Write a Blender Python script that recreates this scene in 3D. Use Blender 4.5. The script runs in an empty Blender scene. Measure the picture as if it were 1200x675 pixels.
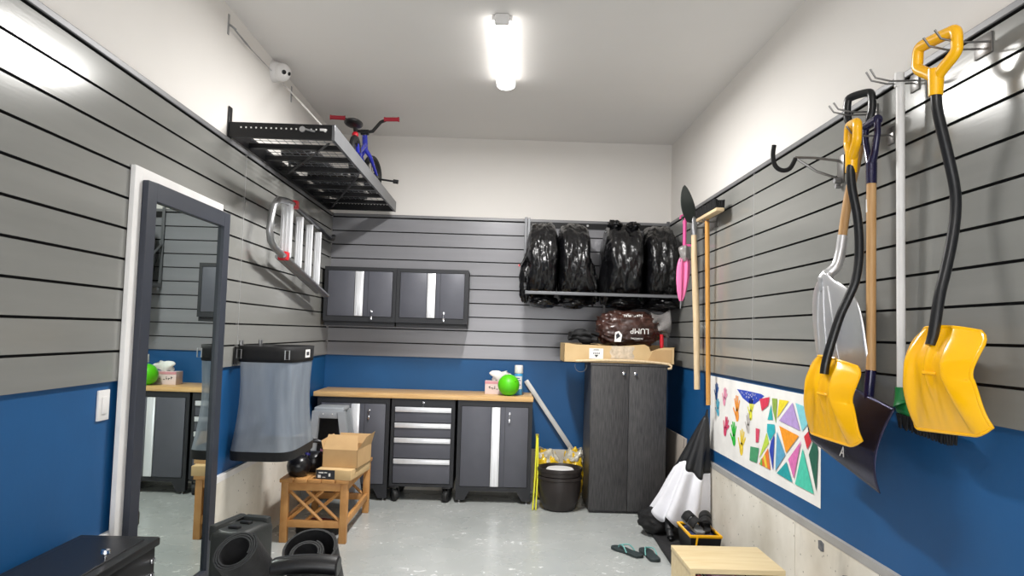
import bpy, bmesh, math, random
from math import pi, sin, cos, radians as R
from mathutils import Vector as V, Matrix, noise
random.seed(7)
col = bpy.context.scene.collection
XL, XR, YB, ZC, YF = -1.5, 1.482, 6.45, 3.064, -1.6     # room
ZB, ZT = 1.13, 2.348                                    # slat wall bottom / top
ZK = 0.515                                              # concrete ledge

# ------------------------------------------------------------------ materials
def lin(c):
    c = c / 255.0
    return c / 12.92 if c <= 0.04045 else ((c + 0.055) / 1.055) ** 2.4
def rgb(c, k=1.0): return tuple(min(1, lin(x) * k) for x in c) + (1.0,)
_m = {}
def mat(name, c, rough=0.5, metal=0.0, var=None, bump=None, stretch=(1, 1, 1), coat=0, trans=0, alpha=1, emit=0, spec=0.5, c2=None, ior=1.45):
    if name in _m: return _m[name]
    m = bpy.data.materials.new(name); m.use_nodes = True
    nt = m.node_tree; N = nt.nodes; L = nt.links
    b = N['Principled BSDF']
    b.inputs['Base Color'].default_value = rgb(c)
    b.inputs['Roughness'].default_value = rough
    b.inputs['Metallic'].default_value = metal
    b.inputs['Coat Weight'].default_value = coat
    b.inputs['Coat Roughness'].default_value = 0.12
    b.inputs['Transmission Weight'].default_value = trans
    b.inputs['Alpha'].default_value = alpha
    b.inputs['Specular IOR Level'].default_value = spec
    b.inputs['IOR'].default_value = ior
    if emit:
        b.inputs['Emission Color'].default_value = rgb(c); b.inputs['Emission Strength'].default_value = emit
    tc = N.new('ShaderNodeTexCoord'); mp = N.new('ShaderNodeMapping'); mp.inputs['Scale'].default_value = stretch
    L.new(tc.outputs['Object'], mp.inputs['Vector'])
    if var is None: var = (6, 0.08)
    n = N.new('ShaderNodeTexNoise'); n.inputs['Scale'].default_value = var[0]; n.inputs['Detail'].default_value = 5
    L.new(mp.outputs[0], n.inputs['Vector'])
    r = N.new('ShaderNodeValToRGB')
    r.color_ramp.elements[0].position = 0.3; r.color_ramp.elements[1].position = 0.7
    r.color_ramp.elements[0].color = rgb(c, 1 - var[1]) if c2 is None else rgb(c2)
    r.color_ramp.elements[1].color = rgb(c, 1 + var[1]) if c2 is None else rgb(c)
    L.new(n.outputs['Fac'], r.inputs['Fac']); L.new(r.outputs['Color'], b.inputs['Base Color'])
    if bump:
        n2 = N.new('ShaderNodeTexNoise'); n2.inputs['Scale'].default_value = bump[0]; n2.inputs['Detail'].default_value = 6
        L.new(mp.outputs[0], n2.inputs['Vector'])
        bp = N.new('ShaderNodeBump'); bp.inputs['Strength'].default_value = bump[1]; bp.inputs['Distance'].default_value = 0.01
        L.new(n2.outputs['Fac'], bp.inputs['Height']); L.new(bp.outputs[0], b.inputs['Normal'])
    _m[name] = m
    return m

M = dict(
 drywall=mat('drywall', (226, 222, 217), .75, var=(1.5, .02), bump=(60, .03)),
 ceil=mat('ceiling_paint', (232, 229, 226), .8, var=(1.2, .02), bump=(60, .03)),
 blue=mat('blue_paint', (15, 78, 130), .5, var=(2.2, .10), bump=(45, .04)),
 slat=mat('grey_slat', (134, 134, 130), .17, .08, spec=.3, var=(3, .05), bump=(18, .012), stretch=(.4, .4, 5)),
 slatb=mat('grey_slat_back_wall', (134, 134, 138), .25, .12, spec=.4, var=(3, .05), bump=(18, .012), stretch=(.4, .4, 5)),
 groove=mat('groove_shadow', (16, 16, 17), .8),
 trimg=mat('slat_trim_grey', (120, 120, 122), .4, .2),
 trimd=mat('slat_joiner', (150, 150, 150), .4, .1),
 white=mat('white_paint', (226, 224, 222), .45),
 cap=mat('ledge_grey', (158, 156, 153), .7),
 dkframe=mat('dark_blue_grey_frame', (46, 50, 60), .45),
 black=mat('black_satin', (20, 20, 22), .38),
 blackm=mat('black_matte', (13, 13, 15), .75, bump=(80, .1)),
 shelfm=mat('black_steel', (18, 18, 20), .35, .3),
 shelfs=mat('grey_steel_lip', (108, 109, 112), .4, .5),
 wire=mat('wire_grey', (120, 122, 126), .35, .8),
 cab=mat('cabinet_grey', (84, 85, 93), .45, .1, var=(9, .05)),
 cabf=mat('cabinet_frame', (32, 33, 37), .5),
 alu=mat('brushed_aluminium', (236, 237, 240), .3, .4, var=(12, .08), stretch=(1, 1, .1)),
 chrome=mat('chrome', (215, 215, 218), .16, 1.0),
 steel=mat('galvanised_steel', (165, 166, 168), .35, .9, var=(20, .1)),
 wood=mat('counter_maple', (226, 186, 128), .38, c2=(204, 158, 100), var=(6, .1), stretch=(1, 12, 12)),
 teak=mat('bench_teak', (204, 152, 92), .5, c2=(178, 124, 68), var=(7, .1), stretch=(1.5, 8, 1.5)),
 ash=mat('handle_ash', (206, 164, 112), .45, c2=(186, 140, 88), var=(14, .1), stretch=(6, 6, .6)),
 ashp=mat('handle_pale', (222, 198, 162), .5, c2=(205, 178, 138), var=(14, .1), stretch=(6, 6, .6)),
 asho=mat('handle_orange', (204, 150, 76), .45, c2=(186, 128, 58), var=(14, .1), stretch=(6, 6, .6)),
 birch=mat('birch_board', (226, 206, 164), .45, c2=(214, 190, 142), var=(5, .1), stretch=(1, 7, 7)),
 wenge=mat('charcoal_woodgrain', (74, 72, 72), .5, c2=(42, 42, 44), var=(20, .2), stretch=(6, 6, .5)),
 yellow=mat('yellow_plastic', (255, 186, 2), .25, var=(5, .05), coat=.3),
 blk_pl=mat('black_plastic_tube', (22, 23, 26), .28),
 navy=mat('navy_enamel', (26, 24, 62), .22, .2, coat=.5),
 navyb=mat('navy_blade', (74, 72, 96), .22, .75, c2=(40, 38, 60), var=(5, .2)),
 alub=mat('scoop_aluminium', (214, 214, 216), .32, .7, var=(4, .1)),
 green=mat('green_plastic', (24, 120, 60), .4),
 ball=mat('lime_ball', (86, 204, 20), .42, var=(3, .03)),
 card=mat('cardboard', (198, 162, 114), .75, c2=(184, 148, 102), var=(6, .1)),
 cardl=mat('cardboard_light', (212, 182, 134), .75, c2=(198, 166, 118), var=(6, .1)),
 tape=mat('clear_tape', (205, 186, 160), .12, var=(30, .2), bump=(50, .6), coat=.6),
 paper=mat('white_paper', (236, 234, 230), .7),
 ink=mat('dark_ink', (40, 42, 48), .6),
 bag=mat('bin_bag_black', (9, 9, 11), .27, bump=(30, .7), coat=.2, var=(8, .1)),
 brown=mat('brown_printed_sack', (70, 42, 34), .3, bump=(26, .9), coat=.3, c2=(44, 28, 24), var=(14, .2)),
 clear=mat('clear_plastic_wrap', (150, 146, 144), .15, bump=(24, .8), alpha=.55, coat=.5),
 pink=mat('pink_nylon', (236, 118, 170), .5),
 pinkd=mat('pink_plastic', (222, 84, 150), .35),
 spade=mat('spade_green_black', (56, 62, 60), .4, .3),
 red=mat('red_plastic', (196, 26, 40), .35),
 redr=mat('red_rubber', (178, 40, 56), .5),
 bluep=mat('bike_blue', (40, 48, 170), .25, coat=.5),
 rubber=mat('rubber_black', (26, 26, 27), .6, var=(40, .25), bump=(90, .15)),
 foam=mat('mat_grey', (40, 40, 41), .55, var=(40, .2), bump=(90, .15)),
 case=mat('case_grey', (44, 46, 45), .42, bump=(120, .1)),
 kb=mat('kettlebell_iron', (20, 20, 24), .28, var=(30, .2)),
 kbb=mat('kettlebell_blue_band', (44, 40, 120), .35),
 kbp=mat('kettlebell_pink_band', (190, 120, 150), .4),
 mesh=mat('mesh_fabric_grey', (150, 158, 166), .6, alpha=.62, c2=(124, 132, 142), var=(4, .15), stretch=(3, 3, .6), bump=(200, .2)),
 stool=mat('step_grey_plastic', (150, 155, 160), .55, bump=(80, .1)),
 pot=mat('planter_black', (40, 34, 32), .45, var=(12, .15)),
 sack=mat('yellow_sack', (236, 196, 20), .3, c2=(214, 170, 40), var=(9, .3), bump=(14, .5), coat=.3),
 sackw=mat('white_sack_plastic', (206, 204, 196), .3, bump=(18, .7), coat=.3),
 wrap=mat('translucent_wrap', (216, 212, 196), .2, alpha=.62, bump=(18, .9), coat=.4, var=(9, .2)),
 ystrip=mat('yellow_strip', (226, 222, 40), .4),
 matm=mat('floor_mat_rubber', (28, 28, 30), .7, bump=(60, .3)),
 umbk=mat('black_nylon', (24, 25, 28), .5, bump=(12, .25)),
 umbw=mat('white_nylon', (226, 226, 232), .6, bump=(10, .25)),
 bargrey=mat('bar_grey', (196, 194, 190), .4, .2),
 taupe=mat('taupe_board', (168, 158, 148), .6),
 tissue=mat('tissue_pink_box', (226, 206, 204), .5),
 canblue=mat('can_blue', (70, 150, 200), .35),
 mint=mat('mint_strap', (104, 164, 160), .5),
 ffs=mat('flip_flop_sole', (38, 48, 50), .6),
 hookg=mat('hook_grey_wire', (120, 118, 116), .35, .8),
 lens=mat('lens_black', (12, 12, 14), .08),
)
# diffuser of the ceiling light
def emis(name, c, s):
    m = mat(name, c, .5, emit=s); return m
M['led'] = emis('led_diffuser', (255, 252, 248), 8.0)
# mirror glass
M['mirror'] = mat('mirror_glass', (206, 216, 212), .0, 1.0, var=(1, 0))

def floor_mat():
    m = bpy.data.materials.new('epoxy_floor'); m.use_nodes = True; nt = m.node_tree; N = nt.nodes; L = nt.links
    b = N['Principled BSDF']; b.inputs['Roughness'].default_value = .25
    tc = N.new('ShaderNodeTexCoord')
    n1 = N.new('ShaderNodeTexNoise'); n1.inputs['Scale'].default_value = 1.6; n1.inputs['Detail'].default_value = 6
    L.new(tc.outputs['Object'], n1.inputs['Vector'])
    r1 = N.new('ShaderNodeValToRGB'); r1.color_ramp.elements[0].position = .3; r1.color_ramp.elements[1].position = .7
    r1.color_ramp.elements[0].color = rgb((162, 166, 164)); r1.color_ramp.elements[1].color = rgb((178, 181, 179))
    L.new(n1.outputs['Fac'], r1.inputs['Fac'])
    n2 = N.new('ShaderNodeTexNoise'); n2.inputs['Scale'].default_value = 26; n2.inputs['Detail'].default_value = 3; n2.inputs['Distortion'].default_value = .6
    L.new(tc.outputs['Object'], n2.inputs['Vector'])
    n5 = N.new('ShaderNodeTexNoise'); n5.inputs['Scale'].default_value = 3.2; n5.inputs['Detail'].default_value = 2; L.new(tc.outputs['Object'], n5.inputs['Vector'])
    ad = N.new('ShaderNodeMath'); ad.operation = 'MULTIPLY_ADD'; ad.inputs[1].default_value = .55; L.new(n5.outputs['Fac'], ad.inputs[0]); L.new(n2.outputs['Fac'], ad.inputs[2])
    r2 = N.new('ShaderNodeValToRGB'); r2.color_ramp.elements[0].position = .97; r2.color_ramp.elements[1].position = 1.0
    L.new(ad.outputs[0], r2.inputs['Fac'])
    mx = N.new('ShaderNodeMixRGB'); mx.inputs['Color2'].default_value = rgb((226, 228, 227))
    L.new(r2.outputs['Color'], mx.inputs['Fac']); L.new(r1.outputs['Color'], mx.inputs['Color1'])
    L.new(mx.outputs[0], b.inputs['Base Color'])
    n3 = N.new('ShaderNodeTexNoise'); n3.inputs['Scale'].default_value = 4; n3.inputs['Detail'].default_value = 8
    L.new(tc.outputs['Object'], n3.inputs['Vector'])
    r3 = N.new('ShaderNodeMapRange'); r3.inputs['To Min'].default_value = .2; r3.inputs['To Max'].default_value = .34
    L.new(n3.outputs['Fac'], r3.inputs['Value']); L.new(r3.outputs[0], b.inputs['Roughness'])
    bp = N.new('ShaderNodeBump'); bp.inputs['Strength'].default_value = .05; bp.inputs['Distance'].default_value = .01
    L.new(n3.outputs['Fac'], bp.inputs['Height']); L.new(bp.outputs[0], b.inputs['Normal'])
    return m
def concrete_mat():
    m = bpy.data.materials.new('bare_concrete'); m.use_nodes = True; nt = m.node_tree; N = nt.nodes; L = nt.links
    b = N['Principled BSDF']; b.inputs['Roughness'].default_value = .8
    tc = N.new('ShaderNodeTexCoord')
    n1 = N.new('ShaderNodeTexNoise'); n1.inputs['Scale'].default_value = 2.2; n1.inputs['Detail'].default_value = 8
    L.new(tc.outputs['Object'], n1.inputs['Vector'])
    r1 = N.new('ShaderNodeValToRGB'); e = r1.color_ramp.elements; e[0].position = .3; e[1].position = .62
    e[0].color = rgb((196, 188, 172)); e[1].color = rgb((234, 229, 218)); L.new(n1.outputs['Fac'], r1.inputs['Fac'])
    v = N.new('ShaderNodeTexVoronoi'); v.inputs['Scale'].default_value = 22; L.new(tc.outputs['Object'], v.inputs['Vector'])
    r2 = N.new('ShaderNodeValToRGB'); e = r2.color_ramp.elements; e[0].position = .06; e[1].position = .13
    e[0].color = (1, 1, 1, 1); e[1].color = (0, 0, 0, 1); L.new(v.outputs['Distance'], r2.inputs['Fac'])
    mx = N.new('ShaderNodeMixRGB'); mx.inputs['Color2'].default_value = rgb((120, 114, 104))
    L.new(r2.outputs['Color'], mx.inputs['Fac']); L.new(r1.outputs['Color'], mx.inputs['Color1'])
    # dark stains
    mp = N.new('ShaderNodeMapping'); mp.inputs['Scale'].default_value = (1.4, 1.4, .5); L.new(tc.outputs['Object'], mp.inputs['Vector'])
    n4 = N.new('ShaderNodeTexNoise'); n4.inputs['Scale'].default_value = 3.1; n4.inputs['Detail'].default_value = 7; L.new(mp.outputs[0], n4.inputs['Vector'])
    r4 = N.new('ShaderNodeValToRGB'); e = r4.color_ramp.elements; e[0].position = .62; e[1].position = .8; e[1].color = (.55, .55, .55, 1)
    L.new(n4.outputs['Fac'], r4.inputs['Fac'])
    m2 = N.new('ShaderNodeMixRGB'); m2.inputs['Color2'].default_value = rgb((120, 112, 100))
    L.new(r4.outputs['Color'], m2.inputs['Fac']); L.new(mx.outputs[0], m2.inputs['Color1']); L.new(m2.outputs[0], b.inputs['Base Color'])
    bp = N.new('ShaderNodeBump'); bp.inputs['Strength'].default_value = .4; bp.inputs['Distance'].default_value = .01
    L.new(n1.outputs['Fac'], bp.inputs['Height']); L.new(bp.outputs[0], b.inputs['Normal'])
    return m
M['floor'] = floor_mat(); M['conc'] = concrete_mat()

# ------------------------------------------------------------------ geometry collector
class G:
    def __init__(s): s.v = []; s.f = []; s.mi = []
    def add(s, vs, fs, m=0):
        k = len(s.v); s.v += [tuple(p) for p in vs]; s.f += [tuple(i + k for i in f) for f in fs]; s.mi += [m] * len(fs); return s
    def box(s, x0, x1, y0, y1, z0, z1, m=0, T=None):
        vs = [V((x, y, z)) for x in (x0, x1) for y in (y0, y1) for z in (z0, z1)]
        if T: vs = [T @ p for p in vs]
        return s.add(vs, [(0, 1, 3, 2), (4, 6, 7, 5), (0, 4, 5, 1), (2, 3, 7, 6), (0, 2, 6, 4), (1, 5, 7, 3)], m)
    def rbox(s, x0, x1, y0, y1, z0, z1, r=.005, m=0, T=None, seg=2):
        bm = bmesh.new(); bmesh.ops.create_cube(bm, size=1)
        for q in bm.verts: q.co = V(((x0 + x1) / 2 + q.co.x * (x1 - x0), (y0 + y1) / 2 + q.co.y * (y1 - y0), (z0 + z1) / 2 + q.co.z * (z1 - z0)))
        r = min(r, .49 * min(abs(x1 - x0), abs(y1 - y0), abs(z1 - z0)))
        bmesh.ops.bevel(bm, geom=list(bm.edges), offset=r, segments=seg, affect='EDGES', profile=.5)
        if T:
            for q in bm.verts: q.co = T @ q.co
        bm.verts.index_update()
        s.add([q.co.copy() for q in bm.verts], [[q.index for q in f.verts] for f in bm.faces], m); bm.free(); return s
    def tube(s, pts, r, n=12, m=0, cap=True, closed=False, flat=1.0, up=None):
        pts = [V(p) for p in pts]; K = len(pts)
        rr = r if isinstance(r, (list, tuple)) else [r] * K
        T = []
        for i in range(K):
            a = pts[(i - 1) % K] if (closed or i > 0) else pts[0]; b = pts[(i + 1) % K] if (closed or i < K - 1) else pts[-1]
            T.append((b - a).normalized())
        nrm = V(up) if up else (V((0, 0, 1)) if abs(T[0].z) < .9 else V((1, 0, 0)))
        vs = []
        for i in range(K):
            nrm = (nrm - T[i] * nrm.dot(T[i]))
            nrm = nrm.normalized() if nrm.length > 1e-6 else T[i].orthogonal().normalized()
            bn = T[i].cross(nrm)
            for j in range(n):
                a = 2 * pi * j / n; vs.append(pts[i] + (nrm * cos(a) * flat + bn * sin(a)) * rr[i])
        fs = []
        for i in range(K if closed else K - 1):
            for j in range(n):
                a = i * n + j; b = i * n + (j + 1) % n; c = ((i + 1) % K) * n + (j + 1) % n; d = ((i + 1) % K) * n + j
                fs.append((a, b, c, d))
        if cap and not closed: fs += [tuple(range(n))[::-1], tuple(range((K - 1) * n, K * n))]
        return s.add(vs, fs, m)
    def lathe(s, prof, c=(0, 0, 0), n=32, m=0, T=None, cap=True):
        vs = []; K = len(prof)
        for (r, z) in prof:
            for j in range(n):
                a = 2 * pi * j / n; p = V((r * cos(a), r * sin(a), z)); p = (T @ p) if T else p; vs.append(p + V(c))
        fs = [(i * n + j, i * n + (j + 1) % n, (i + 1) * n + (j + 1) % n, (i + 1) * n + j) for i in range(K - 1) for j in range(n)]
        if cap: fs += [tuple(range(n))[::-1], tuple(range((K - 1) * n, K * n))]
        return s.add(vs, fs, m)
    def grid(s, fn, nu, nv, m=0, wu=False, wv=False, mf=None):
        vs = [fn(i / (nu if wu else nu - 1), j / (nv if wv else nv - 1)) for i in range(nu) for j in range(nv)]
        fs = []; ms = []
        for i in range(nu if wu else nu - 1):
            for j in range(nv if wv else nv - 1):
                fs.append((i * nv + j, ((i + 1) % nu) * nv + j, ((i + 1) % nu) * nv + (j + 1) % nv, i * nv + (j + 1) % nv))
                ms.append(mf(i / nu, j / nv) if mf else m)
        k = len(s.mi); s.add(vs, fs, m); s.mi[k:] = ms; return s
    def poly(s, pts, thick=None, m=0):
        pts = [V(p) for p in pts]; n = len(pts)
        if thick is None: return s.add(pts, [tuple(range(n))], m)
        t = V(thick); vs = pts + [p + t for p in pts]
        return s.add(vs, [tuple(range(n))[::-1], tuple(range(n, 2 * n))] + [(i, (i + 1) % n, (i + 1) % n + n, i + n) for i in range(n)], m)
    def blob(s, c, r, n=(48, 32), amp=.0, freq=3, seed=0, e=1.0, m=0, T=None, fold=0):
        def sg(x, p): return math.copysign(abs(x) ** p, x)
        def fn(u, v):
            a = 2 * pi * u; b = pi * (v - .5) * .998
            d = V((sg(cos(b), e) * sg(cos(a), e), sg(cos(b), e) * sg(sin(a), e), sg(sin(b), e)))
            q = 1 + amp * (noise.noise(d * freq + V((seed, 0, 0))) + .5 * noise.noise(d * freq * 2.3 + V((seed, 5, 0))))
            if fold: q += fold * abs(noise.noise(d * freq * 1.7 + V((9, seed, 0))))
            p = V((d.x * r[0], d.y * r[1], d.z * r[2])) * q
            return (T @ p if T else p) + V(c)
        return s.grid(fn, n[0], n[1], m, wu=True)

def tag(o, label=None, cat=None, group=None, kind=None):
    if label: o['label'] = label
    if cat: o['category'] = cat
    if group: o['group'] = group
    if kind: o['kind'] = kind
    return o
def thing(name, label, cat, loc, group=None):
    o = bpy.data.objects.new(name, None); col.objects.link(o); o.location = loc; o.empty_display_size = .05
    return tag(o, label, cat, group)
def obj(name, g, m, parent=None, smooth=40, bev=0, solid=0, label=None, cat=None, group=None, kind=None, sub=0):
    me = bpy.data.meshes.new(name)
    vs = g.v; off = V((0, 0, 0))
    if parent is None and kind != 'structure' and vs:
        xs, ys, zs = zip(*vs); off = V(((min(xs) + max(xs)) / 2, (min(ys) + max(ys)) / 2, min(zs)))
        vs = [tuple(V(p) - off) for p in vs]
    me.from_pydata(vs, [], g.f)
    ms = m if isinstance(m, (list, tuple)) else [m]
    for x in ms: me.materials.append(M[x] if isinstance(x, str) else x)
    me.polygons.foreach_set('material_index', g.mi)
    bm = bmesh.new(); bm.from_mesh(me); bmesh.ops.remove_doubles(bm, verts=bm.verts, dist=1e-6); bmesh.ops.recalc_face_normals(bm, faces=bm.faces); bm.to_mesh(me); bm.free()
    if smooth:
        me.shade_smooth(); me.set_sharp_from_angle(angle=R(smooth))
    o = bpy.data.objects.new(name, me); col.objects.link(o); o.location = off
    if parent:
        o.parent = parent
        if parent.type == 'EMPTY': o.matrix_parent_inverse = Matrix.Translation(-parent.location)
        elif parent.parent is None: o.matrix_parent_inverse = Matrix.Translation(-parent.location)
    if solid:
        md = o.modifiers.new('solid', 'SOLIDIFY'); md.thickness = solid; md.offset = 0
    if bev:
        md = o.modifiers.new('bevel', 'BEVEL'); md.width = bev; md.segments = 2; md.limit_method = 'ANGLE'; md.angle_limit = R(40)
    if sub:
        md = o.modifiers.new('sub', 'SUBSURF'); md.levels = sub; md.render_levels = sub
    return tag(o, label, cat, group, kind)
def struct(name, g, m, **k): return obj(name, g, m, kind='structure', **k)
def text(name, s, m, parent, T, size, ext=.0008):
    cu = bpy.data.curves.new('t', 'FONT'); cu.body = s; cu.size = size; cu.extrude = ext; cu.align_x = 'CENTER'; cu.align_y = 'CENTER'
    t = bpy.data.objects.new('t', cu); me = bpy.data.meshes.new_from_object(t)
    g = G(); g.add([T @ v.co for v in me.vertices], [tuple(p.vertices) for p in me.polygons]); bpy.data.objects.remove(t); bpy.data.curves.remove(cu)
    return obj(name, g, m, parent, smooth=0)
def arc(c, r, a0, a1, n, ax='xz', s=(1, 1)):
    out = []
    for i in range(n):
        a = R(a0 + (a1 - a0) * i / (n - 1)); p, q = r * cos(a) * s[0], r * sin(a) * s[1]
        d = dict(xz=(p, 0, q), yz=(0, p, q), xy=(p, q, 0))[ax]; out.append(V(c) + V(d))
    return out
def frame_to(p0, axis, roll=0):            # matrix with Z along axis
    z = V(axis).normalized(); q = z.to_track_quat('Z', 'Y'); return Matrix.Translation(V(p0)) @ q.to_matrix().to_4x4() @ Matrix.Rotation(roll, 4, 'Z')

# ================================================================== the setting
struct('floor', G().box(XL - .2, XR + .2, YF - .2, YB + .2, -.1, 0), 'floor', smooth=0)
struct('ceiling', G().box(XL - .2, XR + .2, YF - .2, YB + .2, ZC, ZC + .1), 'ceil', smooth=0)
wl = struct('wall_left', G().box(XL - .15, XL, YF - .15, YB + .15, 0, ZC), 'drywall', smooth=0)
wr = struct('wall_right', G().box(XR, XR + .15, YF - .15, YB + .15, 0, ZC), 'drywall', smooth=0)
wb = struct('wall_back', G().box(XL, XR, YB, YB + .15, 0, ZC), 'drywall', smooth=0)
wf = struct('wall_front', G().box(XL, XR, YF - .15, YF, 0, ZC), 'drywall', smooth=0)
ZK0 = ZK + .034; ZKR = .492
obj('blue_paint_band', G().box(XL, XL + .003, YF, YB, ZK0, ZB + .01), 'blue', wl, smooth=0)
obj('blue_paint_band', G().box(XR - .003, XR, YF, YB, ZKR + .034, ZB + .01), 'blue', wr, smooth=0)
obj('blue_paint_band', G().box(XL, XR, YB - .003, YB, .37, ZB + .01), 'blue', wb, smooth=0)
obj('concrete_base', G().box(XL, XL + .022, YF, YB, 0, ZK), 'conc', wl, smooth=0)
obj('concrete_base', G().box(XL + .022, XR - .022, YB - .03, YB, 0, .37), 'conc', wb, smooth=0)
g = G().box(XR - .022, XR, YF, 3.62, 0, ZKR).box(XR - .022, XR, 3.626, YB, 0, ZKR).box(XR - .019, XR, 3.62, 3.626, 0, ZKR, 1)
for (y, z, a, b) in ((3.33, .455, .05, .035), (2.74, .44, .07, .05), (2.92, .41, .05, .06), (3.08, .37, .09, .05), (2.56, .45, .03, .03)):
    pts = [(XR - .0235, y + a * cos(t * pi / 4) * (1 + .2 * sin(t * 3 + y * 9)) * .7, z + b * sin(t * pi / 4) * .7) for t in range(8)]
    g.poly(pts, (.001, 0, 0), 2)
M['stain'] = mat('concrete_patch', (120, 120, 122), .8, c2=(72, 76, 84), var=(30, .3))
obj('concrete_base', g, ['conc', 'cap', 'stain'], wr, smooth=0)
obj('ledge_strip', G().box(XL, XL + .024, YF, YB, ZK, ZK0), 'white', wl, smooth=0)
obj('ledge_strip', G().box(XR - .024, XR, YF, YB, ZKR, ZKR + .034), 'cap', wr, smooth=0)
PITCH = (ZT - .014 - ZB) / 10
def slat_panel(parent, m, a0, a1, kind):
    g = G(); prof = []; ms = []
    for k in range(10):
        z = ZB + k * PITCH; h = .0095
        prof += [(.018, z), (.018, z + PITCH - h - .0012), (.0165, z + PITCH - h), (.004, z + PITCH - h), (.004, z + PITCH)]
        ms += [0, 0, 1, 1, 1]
    prof.append((.018, ZT - .013))
    pts = [(0.0, ZB)] + prof + [(0.0, ZT - .013)]; ms = [0] + ms + [0, 0]
    def w(a, d, z): return {'L': (XL + d, a, z), 'R': (XR - d, a, z), 'B': (a, YB - d, z)}[kind]
    for i in range(len(pts) - 1):
        (d0, z0), (d1, z1) = pts[i], pts[i + 1]
        g.add([w(a0, d0, z0), w(a1, d0, z0), w(a1, d1, z1), w(a0, d1, z1)], [(0, 1, 2, 3)], ms[i])
    for a in (a0, a1): g.add([w(a, d, z) for d, z in pts], [tuple(range(len(pts)))], 0)
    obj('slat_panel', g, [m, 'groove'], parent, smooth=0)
slat_panel(wl, 'slat', YF, 4.226, 'L'); slat_panel(wl, 'slat', 4.232, YB - .018, 'L')
slat_panel(wr, 'slat', YF, 4.260, 'R'); slat_panel(wr, 'slat', 4.266, YB - .018, 'R')
slat_panel(wb, 'slatb', XL + .018, .904, 'B'); slat_panel(wb, 'slatb', .910, XR - .018, 'B')
obj('panel_joiner', G().box(XL, XL + .0185, 4.226, 4.232, ZB, ZT - .01), 'trimd', wl, smooth=0)
obj('panel_joiner', G().box(XR - .0185, XR, 4.260, 4.266, ZB, ZT - .01), 'trimd', wr, smooth=0)
obj('panel_joiner', G().box(.898, .916, YB - .0195, YB, ZB, ZT - .01), 'trimd', wb, smooth=0)
obj('slat_top_trim', G().box(XL, XL + .024, YF, YB, ZT - .013, ZT + .012), 'trimg', wl, bev=.003)
obj('slat_top_trim', G().box(XR - .024, XR, YF, YB, ZT - .013, ZT + .012), 'trimg', wr, bev=.003)
obj('slat_top_trim', G().box(XL + .024, XR - .024, YB - .024, YB, ZT - .013, ZT + .012), 'trimg', wb, bev=.003)
# garage door behind the camera
d = struct('door_1', G().box(-1.25, 1.25, YF, YF + .03, 0, 2.3), 'white', smooth=0)
g = G()
for k in range(4):
    for j in range(4): g.rbox(-1.2 + j * .61, -.64 + j * .61, YF + .03, YF + .038, .08 + k * .56, .52 + k * .56, .006)
obj('raised_panel', g, 'white', d)

# ================================================================== ceiling light fixtures
def ceiling_light(cx, y0, y1, skew, label):
    t = thing('ceiling_light', label, 'ceiling light', (cx, (y0 + y1) / 2, ZC), 'garage strip lights')
    T = Matrix.Translation((cx, (y0 + y1) / 2, 0)) @ Matrix.Rotation(skew, 4, 'Z')
    L = (y1 - y0) / 2
    obj('housing', G().rbox(-.055, .055, -L + .02, L - .02, ZC - .03, ZC, .005, T=T), 'white', t)
    def fn(u, v):
        a = pi * u; return T @ V((-.062 * cos(a), (v * 2 - 1) * (L - .03), ZC - .03 - .042 * sin(a) ** .8))
    g = G().grid(fn, 17, 2)
    g.poly([fn(i / 16, 0) for i in range(17)]); g.poly([fn(i / 16, 1) for i in range(17)]); g.add([fn(0, 0), fn(1, 0), fn(1, 1), fn(0, 1)], [(0, 1, 2, 3)])
    obj('diffuser', g, 'led', t)
    for s in (-1, 1): obj('end_cap', G().rbox(-.040, .040, s * (L - .03) - .002 if s > 0 else -L - .01, L + .01 if s > 0 else -L + .032, ZC - .06, ZC, .012, T=T), 'white', t)
ceiling_light(-.02, 3.86, 4.93, -.03, 'bright white strip light fixed to the ceiling between the side walls')
ceiling_light(.0, -.9, .5, 0, 'white strip light on the ceiling near the garage door')

# ================================================================== mirror, switch
t = thing('wall_mirror', 'tall full-length mirror with dark grey inner frame and white outer border on left wall', 'mirror', (-1.47, 3.4, .05))
y0, y1, z0, z1 = 2.925, 3.86, .02, 1.985
g = G(); fx0, fx1 = XL + .019, XL + .040
g.box(fx0, fx1, y0, y0 + .06, z0, z1).box(fx0, fx1, y1 - .06, y1, z0, z1).box(fx0, fx1, y0 + .06, y1 - .06, z1 - .055, z1).box(fx0, fx1, y0 + .06, y1 - .06, z0, z0 + .05)
obj('outer_frame', g, 'white', t, bev=.003)
a0, a1, b0, b1 = y0 + .06, y1 - .01, z0 + .045, z1 - .05
g = G(); x0, x1 = XL + .041, XL + .066; w = .075
g.box(x0, x1, a0, a0 + w, b0, b1).box(x0, x1, a1 - w, a1, b0, b1).box(x0, x1, a0 + w, a1 - w, b1 - w, b1).box(x0, x1, a0 + w, a1 - w, b0, b0 + w)
TM = Matrix.Translation((XL + .041, a0, 0)) @ Matrix.Rotation(R(-1.15), 4, 'Z') @ Matrix.Translation((-XL - .041, -a0, 0))
def tf(g, T): g.v = [tuple(T @ V(p)) for p in g.v]; return g
obj('inner_frame', tf(g, TM), 'dkframe', t, bev=.002)
obj('glass', tf(G().box(XL + .042, XL + .050, a0 + w - .003, a1 - w + .003, b0 + w - .003, b1 - w + .003), TM), 'mirror', t, smooth=0)
t = thing('light_switch', 'white light switch plate on the blue left wall beside the mirror', 'light switch', (XL, 2.85, .98))
obj('plate', G().rbox(XL + .003, XL + .012, 2.81, 2.89, .985, 1.10, .003), 'white', t)
obj('rocker', G().rbox(XL + .012, XL + .017, 2.834, 2.866, 1.01, 1.075, .002), 'white', t)

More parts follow.
